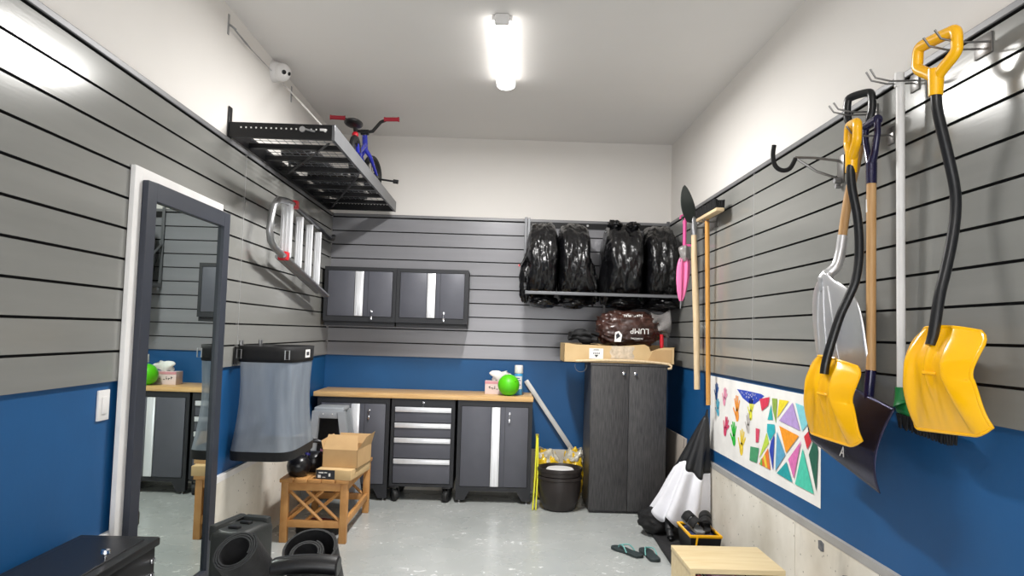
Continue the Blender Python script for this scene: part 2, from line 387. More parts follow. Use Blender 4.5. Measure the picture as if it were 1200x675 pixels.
# ================================================================== wall storage shelf + bike
SX0, SX1, SY0, SY1, SZ0, SZ1 = XL + .003, -.925, 3.96, 6.33, 2.372, 2.455
t = thing('storage_shelf', 'black steel wall-mounted storage shelf with wire deck high on left wall', 'shelf', (-1.2, 5.1, SZ0))
for (ya, yb) in ((SY0, SY0 + .022), (SY1 - .022, SY1)):
    g = G().box(SX0, SX1 - .012, ya, yb, SZ0, SZ1)
    for k in range(18):
        x = SX0 + .07 + k * .027
        if x > SX1 - .04: break
        g.lathe([(.0048, -.0008), (.0048, .0008)], (x, ya - .0005, SZ1 - .028), 10, 1, T=Matrix.Rotation(pi / 2, 4, 'X'))
    obj('end_beam', g, ['shelfm', 'paper'], t, bev=0, smooth=0)
obj('front_beam', G().box(SX1 - .012, SX1 + .004, SY0 - .002, SY1 + .002, SZ0 - .002, SZ1 + .002), 'shelfs', t, bev=.002)
obj('wall_beam', G().box(SX0, SX0 + .02, SY0 + .022, SY1 - .022, SZ0, SZ1), 'shelfm', t, bev=.002)
for k in range(1, 8):
    y = SY0 + k * (SY1 - SY0) / 8
    obj('cross_bar', G().box(SX0 + .02, SX1 - .012, y - .02, y + .02, SZ0 + .012, SZ0 + .04), 'shelfm', t, bev=.002)
for (ya, yb) in ((SY0 + .1, SY0 + .95), (SY0 + .95, SY1 - .1)):
    obj('diagonal_brace', G().tube([(SX0 + .05, yb, SZ0 + .005), (SX1 - .05, ya, SZ0 + .005)], .009, 6, flat=.3), 'shelfm', t)
g = G(); zt = SZ1 - .02
for k in range(34):
    y = SY0 + .03 + k * (SY1 - SY0 - .06) / 33; g.tube([(SX0 + .02, y, zt), (SX1 - .014, y, zt)], .0018, 5)
for k in range(12):
    x = SX0 + .03 + k * (SX1 - SX0 - .06) / 11; g.tube([(x, SY0 + .022, zt + .003), (x, SY1 - .022, zt + .003)], .0018, 5)
obj('wire_deck', g, 'wire', t)
for y in (SY0 + .01, 5.12, SY1 - .03):
    obj('wall_bracket', G().rbox(SX0, SX0 + .006, y - .02, y + .03, SZ0 - .01, SZ1 + .085, .002), 'shelfm', t)
def rod(ya, za, yb, xb, nm='support_rod'):
    g = G().box(XL, XL + .004, ya - .015, ya + .015, za - .055, za + .055).tube([(XL + .004, ya, za), (XL + .03, ya, za - .01), (XL + .07, ya + .01, za - .03)], .008, 8)
    p0, p1 = V((XL + .05, ya, za - .02)), V((xb, yb, SZ1 - .03))
    g.tube([p0, p0.lerp(p1, .22)], .006, 8).tube([p0, p1], .0038, 8)
    g.tube([p1 - V((.03, 0, 0)), p1, p1 + V((0, -.02, -.01))], .008, 8)
    obj(nm, g, 'steel', t)
def bracket(ya, za):
    obj('anchor_bracket', G().box(XL, XL + .004, ya - .010, ya + .010, za - .055, za + .055).tube([(XL + .004, ya, za), (XL + .02, ya, za - .01), (XL + .035, ya + .02, za - .02)], .006, 8), 'steel', t)
def rod(p0, p1, r=.0042):
    p0, p1 = V(p0), V(p1)
    obj('support_rod', G().tube([p0, p0.lerp(p1, .2)], r * 1.4, 8).tube([p0, p1], r, 8).tube([p1 - V((.03, 0, 0)), p1, p1 + V((0, -.012, -.01))], .007, 8), 'white', t)
bracket(3.895, 2.965); bracket(5.09, 2.975)
rod((XL + .01, 4.86, 2.975), (SX1 - .045, SY0 - .006, SZ1 - .03))
rod((XL + .03, 5.10, 2.96), (SX1 - .03, 5.12, SZ1 - .02))
obj('turnbuckle_wire', G().tube([(XL + .03, 3.915, 2.945), (XL + .025, 4.1, 2.945), (XL + .02, 4.22, 2.95), (XL + .012, 4.62, 2.97)], [.004, .006, .0022, .0022], 8), 'steel', t)
obj('lock_pin', G().tube([(SX1 - .17, SY0 - .012, SZ1 - .03), (SX1 - .17, SY0, SZ1 - .03)], .016, 12).tube([(SX1 - .15, SY0 - .012, SZ1 - .032), (SX1 - .10, SY0 - .012, SZ1 - .042)], .006, 6), 'steel', t)

# flat wrapped bundles on the deck (seen through the wire)
def flatbag(y0, y1, x0, x1, h, seed):
    g = G()
    def fn(u, v):
        a = 2 * pi * u; b = pi * (v - .5)
        sx = math.copysign(abs(cos(b)) ** .3 * abs(cos(a)) ** .4, cos(a)); sy = math.copysign(abs(cos(b)) ** .3 * abs(sin(a)) ** .4, sin(a)); sz = math.copysign(abs(sin(b)) ** .7, sin(b))
        q = noise.noise(V((sx * 4, sy * 8, sz + seed))) * .35
        return V(((x0 + x1) / 2 + sx * (x1 - x0) / 2, (y0 + y1) / 2 + sy * (y1 - y0) / 2, SZ1 - .014 + h * (.5 + .5 * sz) * (1 + q * (1 if sz > 0 else 0))))
    return g.grid(fn, 48, 14, wu=True)
obj('wrapped_bundle', flatbag(5.3, 6.28, SX0 + .04, SX1 - .2, .06, 1), 'bag', label='flat black plastic wrapped bundle on the far half of the wall shelf deck', cat='bundle')
obj('wrapped_bundle', flatbag(4.62, 5.22, SX0 + .06, SX1 - .26, .045, 4), 'bag', label='smaller flat dark wrapped bundle on the middle of the wall shelf deck', cat='bundle')

bx, bz = -1.075, SZ1 - .012
t = thing('balance_bike', 'small blue child bicycle with red grips on top of the wall shelf', 'bicycle', (bx, 5.55, bz))
def wheel(y, nm, x=bx, ry=0):
    r = .135; c = V((x, y, bz + r + .012)); T = Matrix.Translation(c) @ Matrix.Rotation(ry, 4, 'Z')
    pts = [T @ V((0, r * cos(a * pi / 18), r * sin(a * pi / 18))) for a in range(36)]
    o = obj(nm, G().tube(pts, .022, 10, closed=True), 'rubber', t)
    pts = [T @ V((0, (r - .025) * cos(a * pi / 18), (r - .025) * sin(a * pi / 18))) for a in range(36)]
    g = G().tube(pts, .008, 8, closed=True)
    for k in range(10):
        a = k * pi / 5; g.tube([T @ V((0, 0, 0)), T @ V((0, (r - .025) * cos(a), (r - .025) * sin(a)))], .002, 5)
    g.tube([T @ V((-.04, 0, 0)), T @ V((.04, 0, 0))], .016, 10)
    obj('rim', g, 'black', o); return c
cr = wheel(5.27, 'wheel'); cf = wheel(5.88, 'wheel', bx + .02, -.25)
hb = V((bx + .0, 5.6, 2.86))
g = G().tube([hb + V((0, .0, -.02)), hb + V((0, .045, -.13))], .021, 12)
g.tube([hb + V((0, .03, -.09)), V((bx, 5.5, bz + .26)), V((bx, 5.38, bz + .2))], .019, 12)
g.tube([V((bx, 5.38, bz + .2)), V((bx - .03, 5.32, bz + .18)), cr + V((-.035, 0, 0))], .012, 10).tube([V((bx, 5.38, bz + .2)), V((bx + .03, 5.32, bz + .18)), cr + V((.035, 0, 0))], .012, 10)
g.tube([V((bx, 5.36, bz + .2)), V((bx, 5.3, bz + .3))], .016, 10)
obj('frame', g, 'bluep', t)
g = G()
for s in (-1, 1): g.tube([hb + V((0, .045, -.12)), hb + V((s * .035, .075, -.17)), cf + V((s * .035, 0, 0))], [.018, .015, .011], 10)
obj('fork', g, 'bluep', t)
obj('handlebar', G().tube([hb + V((-.25, -.03, .10)), hb + V((-.17, -.02, .10)), hb + V((-.12, -.01, .08)), hb + V((-.06, 0, .01)), hb + V((0, 0, 0)), hb + V((.06, 0, .01)), hb + V((.12, -.01, .08)), hb + V((.17, -.02, .10)), hb + V((.25, -.03, .10))], .013, 10).tube([hb + V((0, 0, .015)), hb + V((0, .01, -.05))], .02, 10).tube([hb + V((-.03, 0, 0)), hb + V((.03, 0, 0))], .022, 10), 'black', t)
for s in (-1, 1): obj('grip', G().tube([hb + V((s * .15, -.018, .10)), hb + V((s * .16, -.02, .10)), hb + V((s * .25, -.03, .10)), hb + V((s * .262, -.031, .10))], [.02, .016, .016, .02], 12), 'redr', t)
st = V((bx - .0, 5.22, 2.80))
obj('seat_post', G().tube([V((bx, 5.3, bz + .25)), st], .013, 10), 'black', t)
obj('saddle', G().blob(st + V((-.005, -.02, .015)), (.065, .11, .026), (24, 14)), 'black', t)
obj('seat_clamp', G().blob(V((bx, 5.245, 2.745)), (.024, .024, .024), (16, 10)), 'red', t)
obj('axle_peg', G().tube([cf + V((.04, 0, -.03)), cf + V((.17, 0, -.045))], .008, 8).tube([cf + V((.17, 0, -.045)), cf + V((.21, 0, -.05))], .017, 10), 'black', t)

# CCTV
t = thing('security_camera', 'white round security camera on the left wall just below the ceiling', 'security camera', (XL, 4.67, 2.98))
c = V((XL, 4.67, 2.985)); Tx = Matrix.Rotation(pi / 2, 4, 'Y')
obj('base', G().lathe([(.0, 0), (.066, 0), (.066, .02), (.058, .045), (.045, .05)], c, 32, T=Tx), 'white', t)
o = obj('turret', G().blob(c + V((.062, -.012, -.006)), (.058, .058, .058), (32, 20)), 'white', t)
fd = V((.75, -.62, -.28)).normalized(); side = fd.cross(V((0, 0, 1))).normalized(); cc = c + V((.062, -.012, -.006))
for s, r in ((-1, .014), (1, .012)):
    F = frame_to(cc + fd * .053 + side * (-s * .019), (fd + side * (-s * .35)).normalized())
    obj('lens', G().lathe([(0, 0), (r, 0), (r, .004), (r * .7, .006)], n=20, T=F), 'lens', o)

# ================================================================== ladder
t = thing('step_ladder', 'folded aluminium step ladder hung sideways on the left wall', 'ladder', (-1.4, 5.1, 1.62))
X = -1.36
obj('rail', G().rbox(-.03, .03, 0, 1.18, -.014, .014, .006, T=frame_to((X, 4.79, 2.145), (0, 1, -.085)) @ Matrix.Rotation(0, 4, 'X') @ Matrix.Rotation(pi / 2, 4, 'X') @ Matrix.Translation((0, 0, 0))) if False else G().tube([(X, 4.74, 2.15), (X, 5.2, 2.115), (X, 5.80, 2.065)], .024, 10, flat=.6), 'blk_pl', t)
obj('rail', G().tube([(X, 4.58, 1.80), (X, 5.2, 1.70), (X, 5.78, 1.608)], .03, 10, flat=.6), 'steel', t)
obj('rail', G().tube([(X - .055, 4.68, 1.80), (X - .055, 5.72, 1.635)], .018, 10), 'steel', t)
g = G().tube([(X, 4.80, 2.15), (X, 4.62, 2.145), (X, 4.46, 2.125), (X, 4.37, 2.07), (X, 4.335, 1.99), (X, 4.32, 1.92), (X, 4.345, 1.865), (X, 4.42, 1.83), (X, 4.6, 1.80)], .021, 14)
obj('top_loop', g, 'steel', t)
for y, z0, z1, w in ((4.68, 1.795, 2.135, .075), (4.97, 1.755, 2.10, .05), (5.23, 1.715, 2.085, .05), (5.48, 1.675, 2.065, .05)):
    g = G().rbox(X - w * .6, X + w * .4, y - .006, y + .006, z0, z1, .003)
    for k in range(3): g.box(X - w * .4 + k * w * .3, X - w * .36 + k * w * .3, y - .009, y - .006, z0 + .01, z1 - .01)
    obj('step', g, 'alu', t, label='wide top step' if y < 4.7 else None)
for (y, z) in ((4.79, 2.15), (4.62, 1.798)): obj('joint_cap', G().rbox(X - .03, X + .03, y - .03, y + .03, z - .028, z + .028, .01), 'red', t)
obj('foot_cap', G().tube([(X, 5.79, 2.065), (X + .02, 5.86, 2.065), (X + .02, 5.88, 2.09)], .018, 8), 'rubber', t)

# ================================================================== cabinets
def lockset(c, parent):
    g = G().lathe([(.009, 0), (.009, .006), (.004, .007), (.004, .01)], c, 14, T=Matrix.Rotation(pi / 2, 4, 'X'))
    g.box(c[0] - .004, c[0] + .004, c[1] - .022, c[1] - .012, c[2] - .006, c[2] + .012)
    g.tube([(c[0], c[1] - .016, c[2] - .01), (c[0] - .002, c[1] - .012, c[2] - .045)], .0022, 6).rbox(c[0] - .008, c[0] + .006, c[1] - .015, c[1] - .011, c[2] - .07, c[2] - .04, .001)
    obj('lock', g, 'chrome', parent)
def doors(t, x0, x1, z0, z1, yf, xs, lock_z):      # xs: left edge of the aluminium strip
    sw = .068
    obj('door', G().rbox(x0, xs - .004, yf - .018, yf, z0, z1, .002), 'cab', t)
    a = t.children
    dl = obj('door', G().rbox(xs + sw + .004, x1, yf - .018, yf, z0, z1, .002).box(xs + sw + .038, xs + sw + .041, yf - .0185, yf - .018, z0, z1, 1), ['cab', 'cabf'], t)
    g = G().rbox(xs, xs + sw, yf - .026, yf, z0 + .002, z1 - .002, .003)
    for k in (.3, .7): g.box(xs + sw * k - .002, xs + sw * k + .002, yf - .0275, yf - .026, z0 + .004, z1 - .004)
    obj('handle_strip', g, 'alu', t)
    lockset((xs + sw + .075, yf - .018, lock_z), dl)
def fframe(x0, x1, z0, z1, yf, a, b, w):
    return G().box(x0, x1, yf - .012, yf + .002, z1 - a, z1).box(x0, x1, yf - .012, yf + .002, z0, z0 + b).box(x0, x0 + w, yf - .012, yf + .002, z0 + b, z1 - a).box(x1 - w, x1, yf - .012, yf + .002, z0 + b, z1 - a)
def wall_cab(x0, x1, label):
    z0, z1, yf, yb = 1.418, 1.868, 6.13, YB - .019
    t = thing('wall_cabinet', label, 'cabinet', ((x0 + x1) / 2, 6.3, 1.38), 'grey wall cabinets')
    obj('body', G().box(x0, x1, yf + .002, yb, z0, z1), 'cabf', t, bev=.003)
    g = fframe(x0, x1, z0, z1, yf, .03, .04, .028)
    obj('face_frame', g, 'cabf', t, smooth=0)
    doors(t, x0 + .032, x1 - .032, z0 + .044, z1 - .034, yf, x0 + .255, z0 + .085)
    obj('light_valance', G().box(x0 + .004, x1 - .004, yf + .01, yb, z0 - .035, z0), 'cabf', t, bev=.003)
wall_cab(-1.455, -.862, 'left dark grey two-door wall cabinet tucked into the back left corner')
wall_cab(-.860, -.268, 'right dark grey two-door wall cabinet with its side facing open slat wall')
def base_cab(x0, x1, label):
    z0, z1, yf, yb = .095, .812, 5.992, YB - .035
    t = thing('base_cabinet', label, 'cabinet', ((x0 + x1) / 2, 6.2, 0), 'grey floor cabinets')
    obj('body', G().box(x0, x1, yf + .002, yb, z0, z1), 'cabf', t, bev=.003)
    g = fframe(x0, x1, z0, z1, yf, .045, .035, .028)
    obj('face_frame', g, 'cabf', t, smooth=0)
    doors(t, x0 + .032, x1 - .032, z0 + .038, z1 - .049, yf, x0 + .272, z1 - .1)
    for sx, s in ((x0, 1), (x1, -1)):
        for y in (yf - .012, yb - .05):
            obj('leg', G().poly([(sx, y, z0), (sx + s * .11, y, z0), (sx + s * .07, y, .022), (sx, y, .022)], (0, .05, 0)), 'cabf', t, smooth=0)
            obj('levelling_foot', G().lathe([(.014, 0), (.014, .006), (.005, .008), (.005, .025)], (sx + s * .03, y + .025, 0), 12), 'steel', t)
base_cab(-1.435, -.858, 'dark grey two-door floor cabinet behind the grey step stool')
base_cab(-.312, .285, 'dark grey two-door floor cabinet under the lime green ball')
x0, x1, z0, z1, yf, yb = -.842, -.335, .118, .808, 5.992, YB - .035
t = thing('drawer_cabinet', 'dark grey four-drawer tool cabinet on black casters under the worktop', 'drawer cabinet', (-.59, 6.2, 0))
obj('body', G().box(x0, x1, yf + .002, yb, z0, z1), 'cabf', t, bev=.003)
g = fframe(x0, x1, z0, z1, yf, .055, .022, .024)
obj('face_frame', g, 'cabf', t, smooth=0)
lockset(((x0 + x1) / 2 - .0, yf - .012, z1 - .026), t)
zz = [.750, .624, .506, .340, .142]
for k in range(4):
    d = obj('drawer', G().rbox(x0 + .028, x1 - .028, yf - .018, yf, zz[k + 1] + .003, zz[k] - .003, .002), 'cab', t)
    obj('handle_strip', G().rbox(x0 + .03, x1 - .03, yf - .03, yf - .016, zz[k] - .043, zz[k] - .005, .003).box(x0 + .03, x1 - .03, yf - .032, yf - .029, zz[k] - .012, zz[k] - .006), 'alu', d)
for x in (x0 + .045, x1 - .05):
    for y in (yf + .012, yb - .05):
        ang = .5 if x < -.6 else -.3
        c = obj('caster', G().rbox(x - .035, x + .035, y - .035, y + .035, .108, .118, .002).rbox(-.028, -.021, -.03, .03, .03, .108, .002, T=Matrix.Translation((x, y, 0)) @ Matrix.Rotation(ang, 4, 'Z')).rbox(.021, .028, -.03, .03, .03, .108, .002, T=Matrix.Translation((x, y, 0)) @ Matrix.Rotation(ang, 4, 'Z')), 'black', t)
        obj('wheel', G().lathe([(.0, -.018), (.041, -.018), (.045, -.012), (.045, .012), (.041, .018), (0, .018)], (x, y - .012, .045), 24, T=Matrix.Rotation(ang, 4, 'Z') @ Matrix.Rotation(pi / 2, 4, 'Y'), cap=False), 'rubber', c)
obj('worktop', G().rbox(-1.468, .290, 5.965, YB - .004, .812, .85, .004), 'wood', label='long pale maple worktop lying across the three floor cabinets', cat='worktop')
CT = .85
# ---- on the worktop
t = thing('tissue_box', 'pale pink tissue box with a tissue pulled up on the worktop', 'tissue box', (-.03, 6.21, CT))
obj('carton', G().rbox(-.105, .115, 6.16, 6.28, CT, CT + .108, .002), 'tissue', t)
def tis(u, v):
    a = 2 * pi * u; r = (.022 + .05 * math.sin(v * pi * .75)) * (1 + .35 * sin(a * 3 + v * 4)); return V((.0 + .03 * v + r * cos(a) * 1.15, 6.22 + r * sin(a) * .45, CT + .107 + v * .075 + .012 * sin(a * 2)))
obj('tissue', G().grid(tis, 40, 12, wu=True), 'paper', t, sub=1)
g = G()
for k, (x, z, w, h) in enumerate(((-.075, .065, .014, .006), (-.068, .055, .006, .022), (-.055, .058, .012, .006), (-.045, .05, .006, .014), (-.033, .055, .014, .006), (-.026, .062, .005, .016), (-.012, .05, .014, .005), (.03, .058, .01, .004))):
    g.box(x, x + w, 6.159, 6.1595, CT + z - .01, CT + z - .01 + h)
obj('printing', g, 'ink', t, smooth=0)
obj('top_band', G().box(-.105, .115, 6.1585, 6.1595, CT + .085, CT + .107), mat('tissue_band_pink', (216, 150, 160), .5), t, smooth=0)
t = thing('play_ball', 'lime green ball resting at the front edge of the worktop', 'ball', (.088, 6.075, CT))
obj('sphere', G().blob((.089, 6.06, CT + .086), (.088, .088, .087), (48, 32)), 'ball', t)
obj('valve', G().lathe([(.004, 0), (.004, .002)], n=10, T=frame_to(V((.089, 6.06, CT + .086)) + V((.6, -.7, .35)).normalized() * .087, (.6, -.7, .35))), 'black', t)
t = thing('spray_can', 'tall blue and white spray can with white cap behind the green ball', 'spray can', (.17, 6.2, CT))
cc = (.172, 6.17, CT)
obj('can', G().lathe([(.033, 0), (.036, .004), (.036, .165), (.032, .175), (.026, .18)], cc, 28), 'canblue', t)
obj('cap', G().lathe([(.034, .178), (.036, .182), (.034, .24), (.031, .245)], cc, 28), 'white', t)
g = G()
def lab(u, v):
    a = -pi / 2 - .85 + 1.7 * u; return V((cc[0] + .0366 * cos(a), cc[1] + .0366 * sin(a), CT + .05 + .105 * v))
g.grid(lab, 12, 2)
obj('front_label', g, 'white', t, smooth=0)
g = G()
for k in range(5):
    def l2(u, v, k=k):
        a = -pi / 2 - .5 + .7 * u + (k % 2) * .3; return V((cc[0] + .0370 * cos(a), cc[1] + .0370 * sin(a), CT + .062 + .018 * k + .008 * v))
    g.grid(l2, 6, 2)
obj('label_printing', g, mat('label_navy', (40, 80, 140), .5), t, smooth=0)

# ---- beside the cabinets
def bar(name, p0, p1, w, th, m, label, cat, nd=(0, -1, 0), lines=False, **k):
    p0, p1 = V(p0), V(p1); d = (p1 - p0); L = d.length; d.normalize(); n = V(nd); s = d.cross(n).normalized(); n = s.cross(d)
    T = Matrix((( s.x, n.x, d.x, p0.x), (s.y, n.y, d.y, p0.y), (s.z, n.z, d.z, p0.z), (0, 0, 0, 1)))
    g = G().rbox(-w / 2, w / 2, -th / 2, th / 2, 0, L, min(w, th) * .12, T=T)
    if lines: g.box(-w / 2 + .004, -w / 2 + .007, -th / 2 - .0005, th / 2 + .0005, .02, L - .02, T=T)
    return obj(name, g, m, label=label, cat=cat, **k)
bar('straight_edge', (.663, 6.375, .362), (.243, 6.43, .953), .040, .02, 'bargrey', 'light grey straight metal bar leaning on the blue back wall above the planter', 'bar')

t = thing('yellow_rod', 'two thin bright yellow strips standing against the cabinet side', 'strip', (.31, 5.85, 0))
obj('strip', G().tube([(.298, 5.80, 0.003), (.312, 5.84, .25), (.322, 5.9, .555)], .015, 6, flat=.5), 'ystrip', t)
obj('strip', G().tube([(.322, 5.80, 0.003), (.332, 5.84, .25), (.330, 5.9, .54)], .015, 6, flat=.5), 'ystrip', t)
obj('end_clip', G().rbox(.311, .338, 5.892, 5.91, .535, .57, .004), mat('olive_clip', (140, 130, 40), .5), t)
t = thing('planter_pot', 'black round planter pot nested in a second one on the floor by the wardrobe', 'planter', (.505, 5.86, 0))
c = (.505, 5.86, 0)
obj('outer_pot', G().lathe([(.0, 0), (.105, 0), (.122, .012), (.148, .07), (.165, .14), (.170, .2), (.168, .235), (.176, .24), (.176, .262), (.168, .262), (.160, .235), (.13, .03), (0, .02)], c, 48, cap=False), 'pot', t)
obj('inner_pot', G().lathe([(.0, .05), (.12, .05), (.150, .2), (.161, .262), (.168, .268), (.17, .30), (.177, .303), (.177, .325), (.168, .327), (.155, .30), (.12, .07), (0, .06)], c, 48, cap=False), 'pot', t)
obj('lid_disc', G().lathe([(0, .285), (.10, .285), (.108, .292), (.108, .312), (.10, .32), (0, .322)], (.505, 5.84, 0), 40, cap=False), 'white', label='round white lid resting inside the top of the planter pot', cat='lid')
def sack(name, c, r, seed, label, topw):
    t = thing(name, label, 'sack', (c[0], c[1], 0))
    obj('body', G().blob((c[0], c[1], r[2]), r, (72, 48), .18, 2.2, seed, .8, fold=.07), 'sack', t)
    def ct(u, v):
        a = 2 * pi * u; q = (.55 + .45 * (1 - v) ** .6) * (1 + .30 * noise.noise(V((cos(a) * 2.4, sin(a) * 2.4, v * 2 + seed))) + .06 * sin(a * 5 + seed) + .18 * v * noise.noise(V((cos(a) * 7, sin(a) * 7, v * 6))))
        return V((c[0] + q * cos(a) * r[0] * .98 + .02 * v * (1 if seed > 5 else -1), c[1] + q * sin(a) * r[1] * .9, 2 * r[2] * .82 + v * .085 * (1 + .2 * sin(a * 2 + seed))))
    obj('clear_wrap', G().grid(ct, 56, 14, wu=True), 'wrap', t, solid=.002)
sack('soil_sack', (.425, 6.18, 0), (.10, .12, .195), 3, 'yellow plastic sack with crumpled clear top behind the planter, left one', .075)
sack('soil_sack', (.635, 6.15, 0), (.080, .11, .205), 8, 'yellow and white sack squeezed between planter and wardrobe', .08)

# ================================================================== wardrobe and things on it
t = thing('wardrobe', 'tall charcoal woodgrain two-door cabinet in the back right corner', 'wardrobe', (1.01, 6.05, 0))
wx0, wx1, wy0, wy1, wz = .722, 1.312, 5.75, 6.20, 1.147
obj('body', G().box(wx0, wx1, wy0 + .02, wy1, .018, wz - .018).box(wx0 + .01, wx1 - .01, wy0 + .03, wy1, 0, .018), 'wenge', t, bev=.002)
obj('top_panel', G().rbox(wx0 - .004, wx1 + .004, wy0 - .002, wy1, wz - .018, wz, .002), 'wenge', t)
xm = (wx0 + wx1) / 2
for (a, b, kx) in ((wx0 + .002, xm - .0015, xm - .045), (xm + .0015, wx1 - .002, xm + .045)):
    d = obj('door', G().rbox(a, b, wy0, wy0 + .018, .022, wz - .021, .0015), 'wenge', t)
    obj('knob', G().lathe([(.006, 0), (.006, .012), (.013, .018), (.013, .024), (.008, .028), (0, .029)], (kx, wy0, wz - .075), 20, T=Matrix.Rotation(pi / 2, 4, 'X')), 'chrome', d)
# carton tray
t = thing('cardboard_tray', 'long open cardboard box with torn front lying on top of the wardrobe', 'cardboard box', (.94, 5.9, wz))
bx0, bx1, by0, by1, bz0, bz1 = .510, 1.378, 5.795, 6.15, wz + .0, 1.292
g = G().box(bx0, bx1, by0, by1, bz0, bz0 + .004).box(bx0, bx1, by1 - .004, by1, bz0, bz1)
front = [(bx0, bz0), (bx1, bz0), (bx1, bz1 - .015), (1.30, bz1 - .012), (1.25, bz1 - .022), (1.19, bz1 - .045), (1.175, bz1 - .01), (1.14, bz1 + .008), (1.02, bz1 - .004), (.93, bz1 - .012), (.78, bz1 - .008), (.60, bz1 - .006), (bx0 + .02, bz1 + .004), (bx0, bz1)]
g.poly([(x, by0, z) for x, z in front], (0, .004, 0)).box(bx0, bx0 + .004, by0, by1, bz0, bz1).box(bx1 - .004, bx1, by0, by1, bz0, bz1 - .01)
obj('carton', g, 'cardl', t, smooth=0)
obj('torn_flap', G().poly([(1.16, by0 - .006, bz0 + .012), (1.352, by0 - .004, bz0 + .008), (1.355, by0 - .004, bz1 - .03), (1.21, by0 - .006, bz1 - .035), (1.185, by0 - .006, bz0 + .06)], (0, .003, 0)), 'card', t, smooth=0)
obj('tape_patch', G().grid(lambda u, v: V((.875 + u * .18 + .008 * sin(v * 9), by0 - .002 - .002 * noise.noise(V((u * 9, v * 9, 0))), bz0 + .035 + v * .10)), 16, 10), 'tape', t)
o = obj('shipping_label', G().box(.708, .818, by0 - .002, by0, bz0 + .03, bz0 + .112), 'paper', t, smooth=0)
g = G(); y = by0 - .0026
g.box(.728, .798, y, y + .0003, bz0 + .094, bz0 + .0955)
for k in range(6): g.box(.742 + k * .007, .746 + k * .007, y, y + .0003, bz0 + .098, bz0 + .106)
for k in range(4): g.poly([(.738 + k * .014, y, bz0 + .068), (.746 + k * .014, y, bz0 + .068), (.748 + k * .014, y, bz0 + .08), (.741 + k * .014, y, bz0 + .08)])
g.poly([(.748, y, bz0 + .062), (.780, y, bz0 + .062), (.764, y, bz0 + .042)])
obj('label_print', g, 'ink', o, smooth=0)
# stick with hook in front of the box, wire loop
t = thing('curved_stick', 'pale curved stick with hooked end lying along the front of the wardrobe top', 'stick', (.95, 5.77, wz))
g = G().tube([(.60, 5.772, wz + .010), (.70, 5.77, wz + .016), (.85, 5.768, wz + .022), (1.0, 5.766, wz + .024), (1.15, 5.765, wz + .019), (1.27, 5.763, wz + .011), (1.325, 5.755, wz + .005), (1.345, 5.745, wz - .010), (1.34, 5.738, wz - .026), (1.315, 5.737, wz - .030)], [.009, .011, .011, .011, .011, .011, .011, .01, .01, .009], 10)
obj('shaft', g, 'ashp', t)
obj('wire_loop', G().tube([(.64 + .045 * cos(a * pi / 10), 5.76, wz - .028 + .045 * sin(a * pi / 10)) for a in range(9, 22)], .0015, 6), 'hookg', t)
# gloves
def glove(c, ang, label):
    T = Matrix.Translation(c) @ Matrix.Rotation(ang, 4, 'Z'); g = G()
    g.blob(c, (.066, .055, .042), (28, 18), .15, 3, ang, T=Matrix.Rotation(ang, 3, 'Z'))
    for k, (y, l) in enumerate(((-.034, .075), (-.012, .088), (.012, .085), (.034, .07))):
        g.tube([T @ V((.03, y, .0)), T @ V((.06, y * 1.1, .012)), T @ V((.06 + l * .5, y * 1.2, .012)), T @ V((.06 + l, y * 1.3, -.006 + .01 * (k % 2)))], [.016, .016, .0145, .011], 10)
    g.tube([T @ V((-.01, -.035, 0)), T @ V((.02, -.075, .01)), T @ V((.05, -.09, 0))], [.017, .016, .012], 10)
    g.tube([T @ V((-.03, 0, 0)), T @ V((-.09, 0, -.005))], [.04, .046], 16, flat=.5)
    obj('glove', g, 'blackm', label=label, cat='glove', group='black gloves on the cardboard box')
glove(V((.69, 5.85, bz1 + .038)), 2.9, 'black work glove at the far left on top of the cardboard box')
glove(V((.645, 5.86, bz1 + .075)), .25, 'black work glove lying on the other glove on the cardboard box')
obj('folded_cloth', G().rbox(.54, .80, 5.81, 6.10, bz0 + .005, bz1 - .002, .02), 'blackm', label='dark folded cloth filling the left end of the cardboard box', cat='cloth')
# brown sack
t = thing('charcoal_sack', 'brown printed sack lying on the cardboard box with upside down white lettering', 'sack', (1.03, 5.96, bz0 + .02))
SC = V((1.035, 5.965, 1.42)); SR = (.245, .155, .14)
obj('bag_body', G().blob(SC, SR, (96, 64), .10, 3.4, 2, .72, fold=.10), 'brown', t)
obj('clear_end', G().grid(lambda u, v: V((1.21 + .16 * v, 5.96 + (.115 - .05 * v) * cos(2 * pi * u) * (1 + .2 * sin(6 * pi * u + v * 5)), 1.45 + .02 * v + (.10 - .03 * sin(pi * v) + .01 * v) * sin(2 * pi * u) * (1 + .15 * sin(8 * pi * u)))), 48, 10, wu=True), 'clear', t, solid=.001)
yf = SC.y - SR[1] - .012
Tt = Matrix.Translation((1.10, yf - .006, 1.405)) @ Matrix.Rotation(pi / 2, 4, 'X') @ Matrix.Rotation(pi, 4, 'Z')
text('lettering', 'LUMP', 'paper', t, Tt, .06)
text('lettering', 'CHARCOAL', 'paper', t, Matrix.Translation((1.08, yf + .002, 1.345)) @ Matrix.Rotation(pi / 2 , 4, 'X') @ Matrix.Rotation(pi, 4, 'Z'), .018)
text('lettering', 'NATURAL', 'paper', t, Matrix.Translation((1.05, yf + .036, 1.525)) @ Matrix.Rotation(pi / 2 - .7, 4, 'X') @ Matrix.Rotation(pi + .05, 4, 'Z'), .035)
obj('printed_panel', G().poly([(.905, yf + .008, 1.315), (.955, yf + .004, 1.315), (.965, yf + .004, 1.37), (.94, yf + .006, 1.40), (.91, yf + .008, 1.39)], (0, .002, 0)).poly([(.92, yf + .006, 1.335), (.95, yf + .002, 1.36), (.935, yf + .003, 1.385), (.915, yf + .005, 1.37)], (0, .001, 0), 1), ['paper', 'ink'], t, smooth=0)
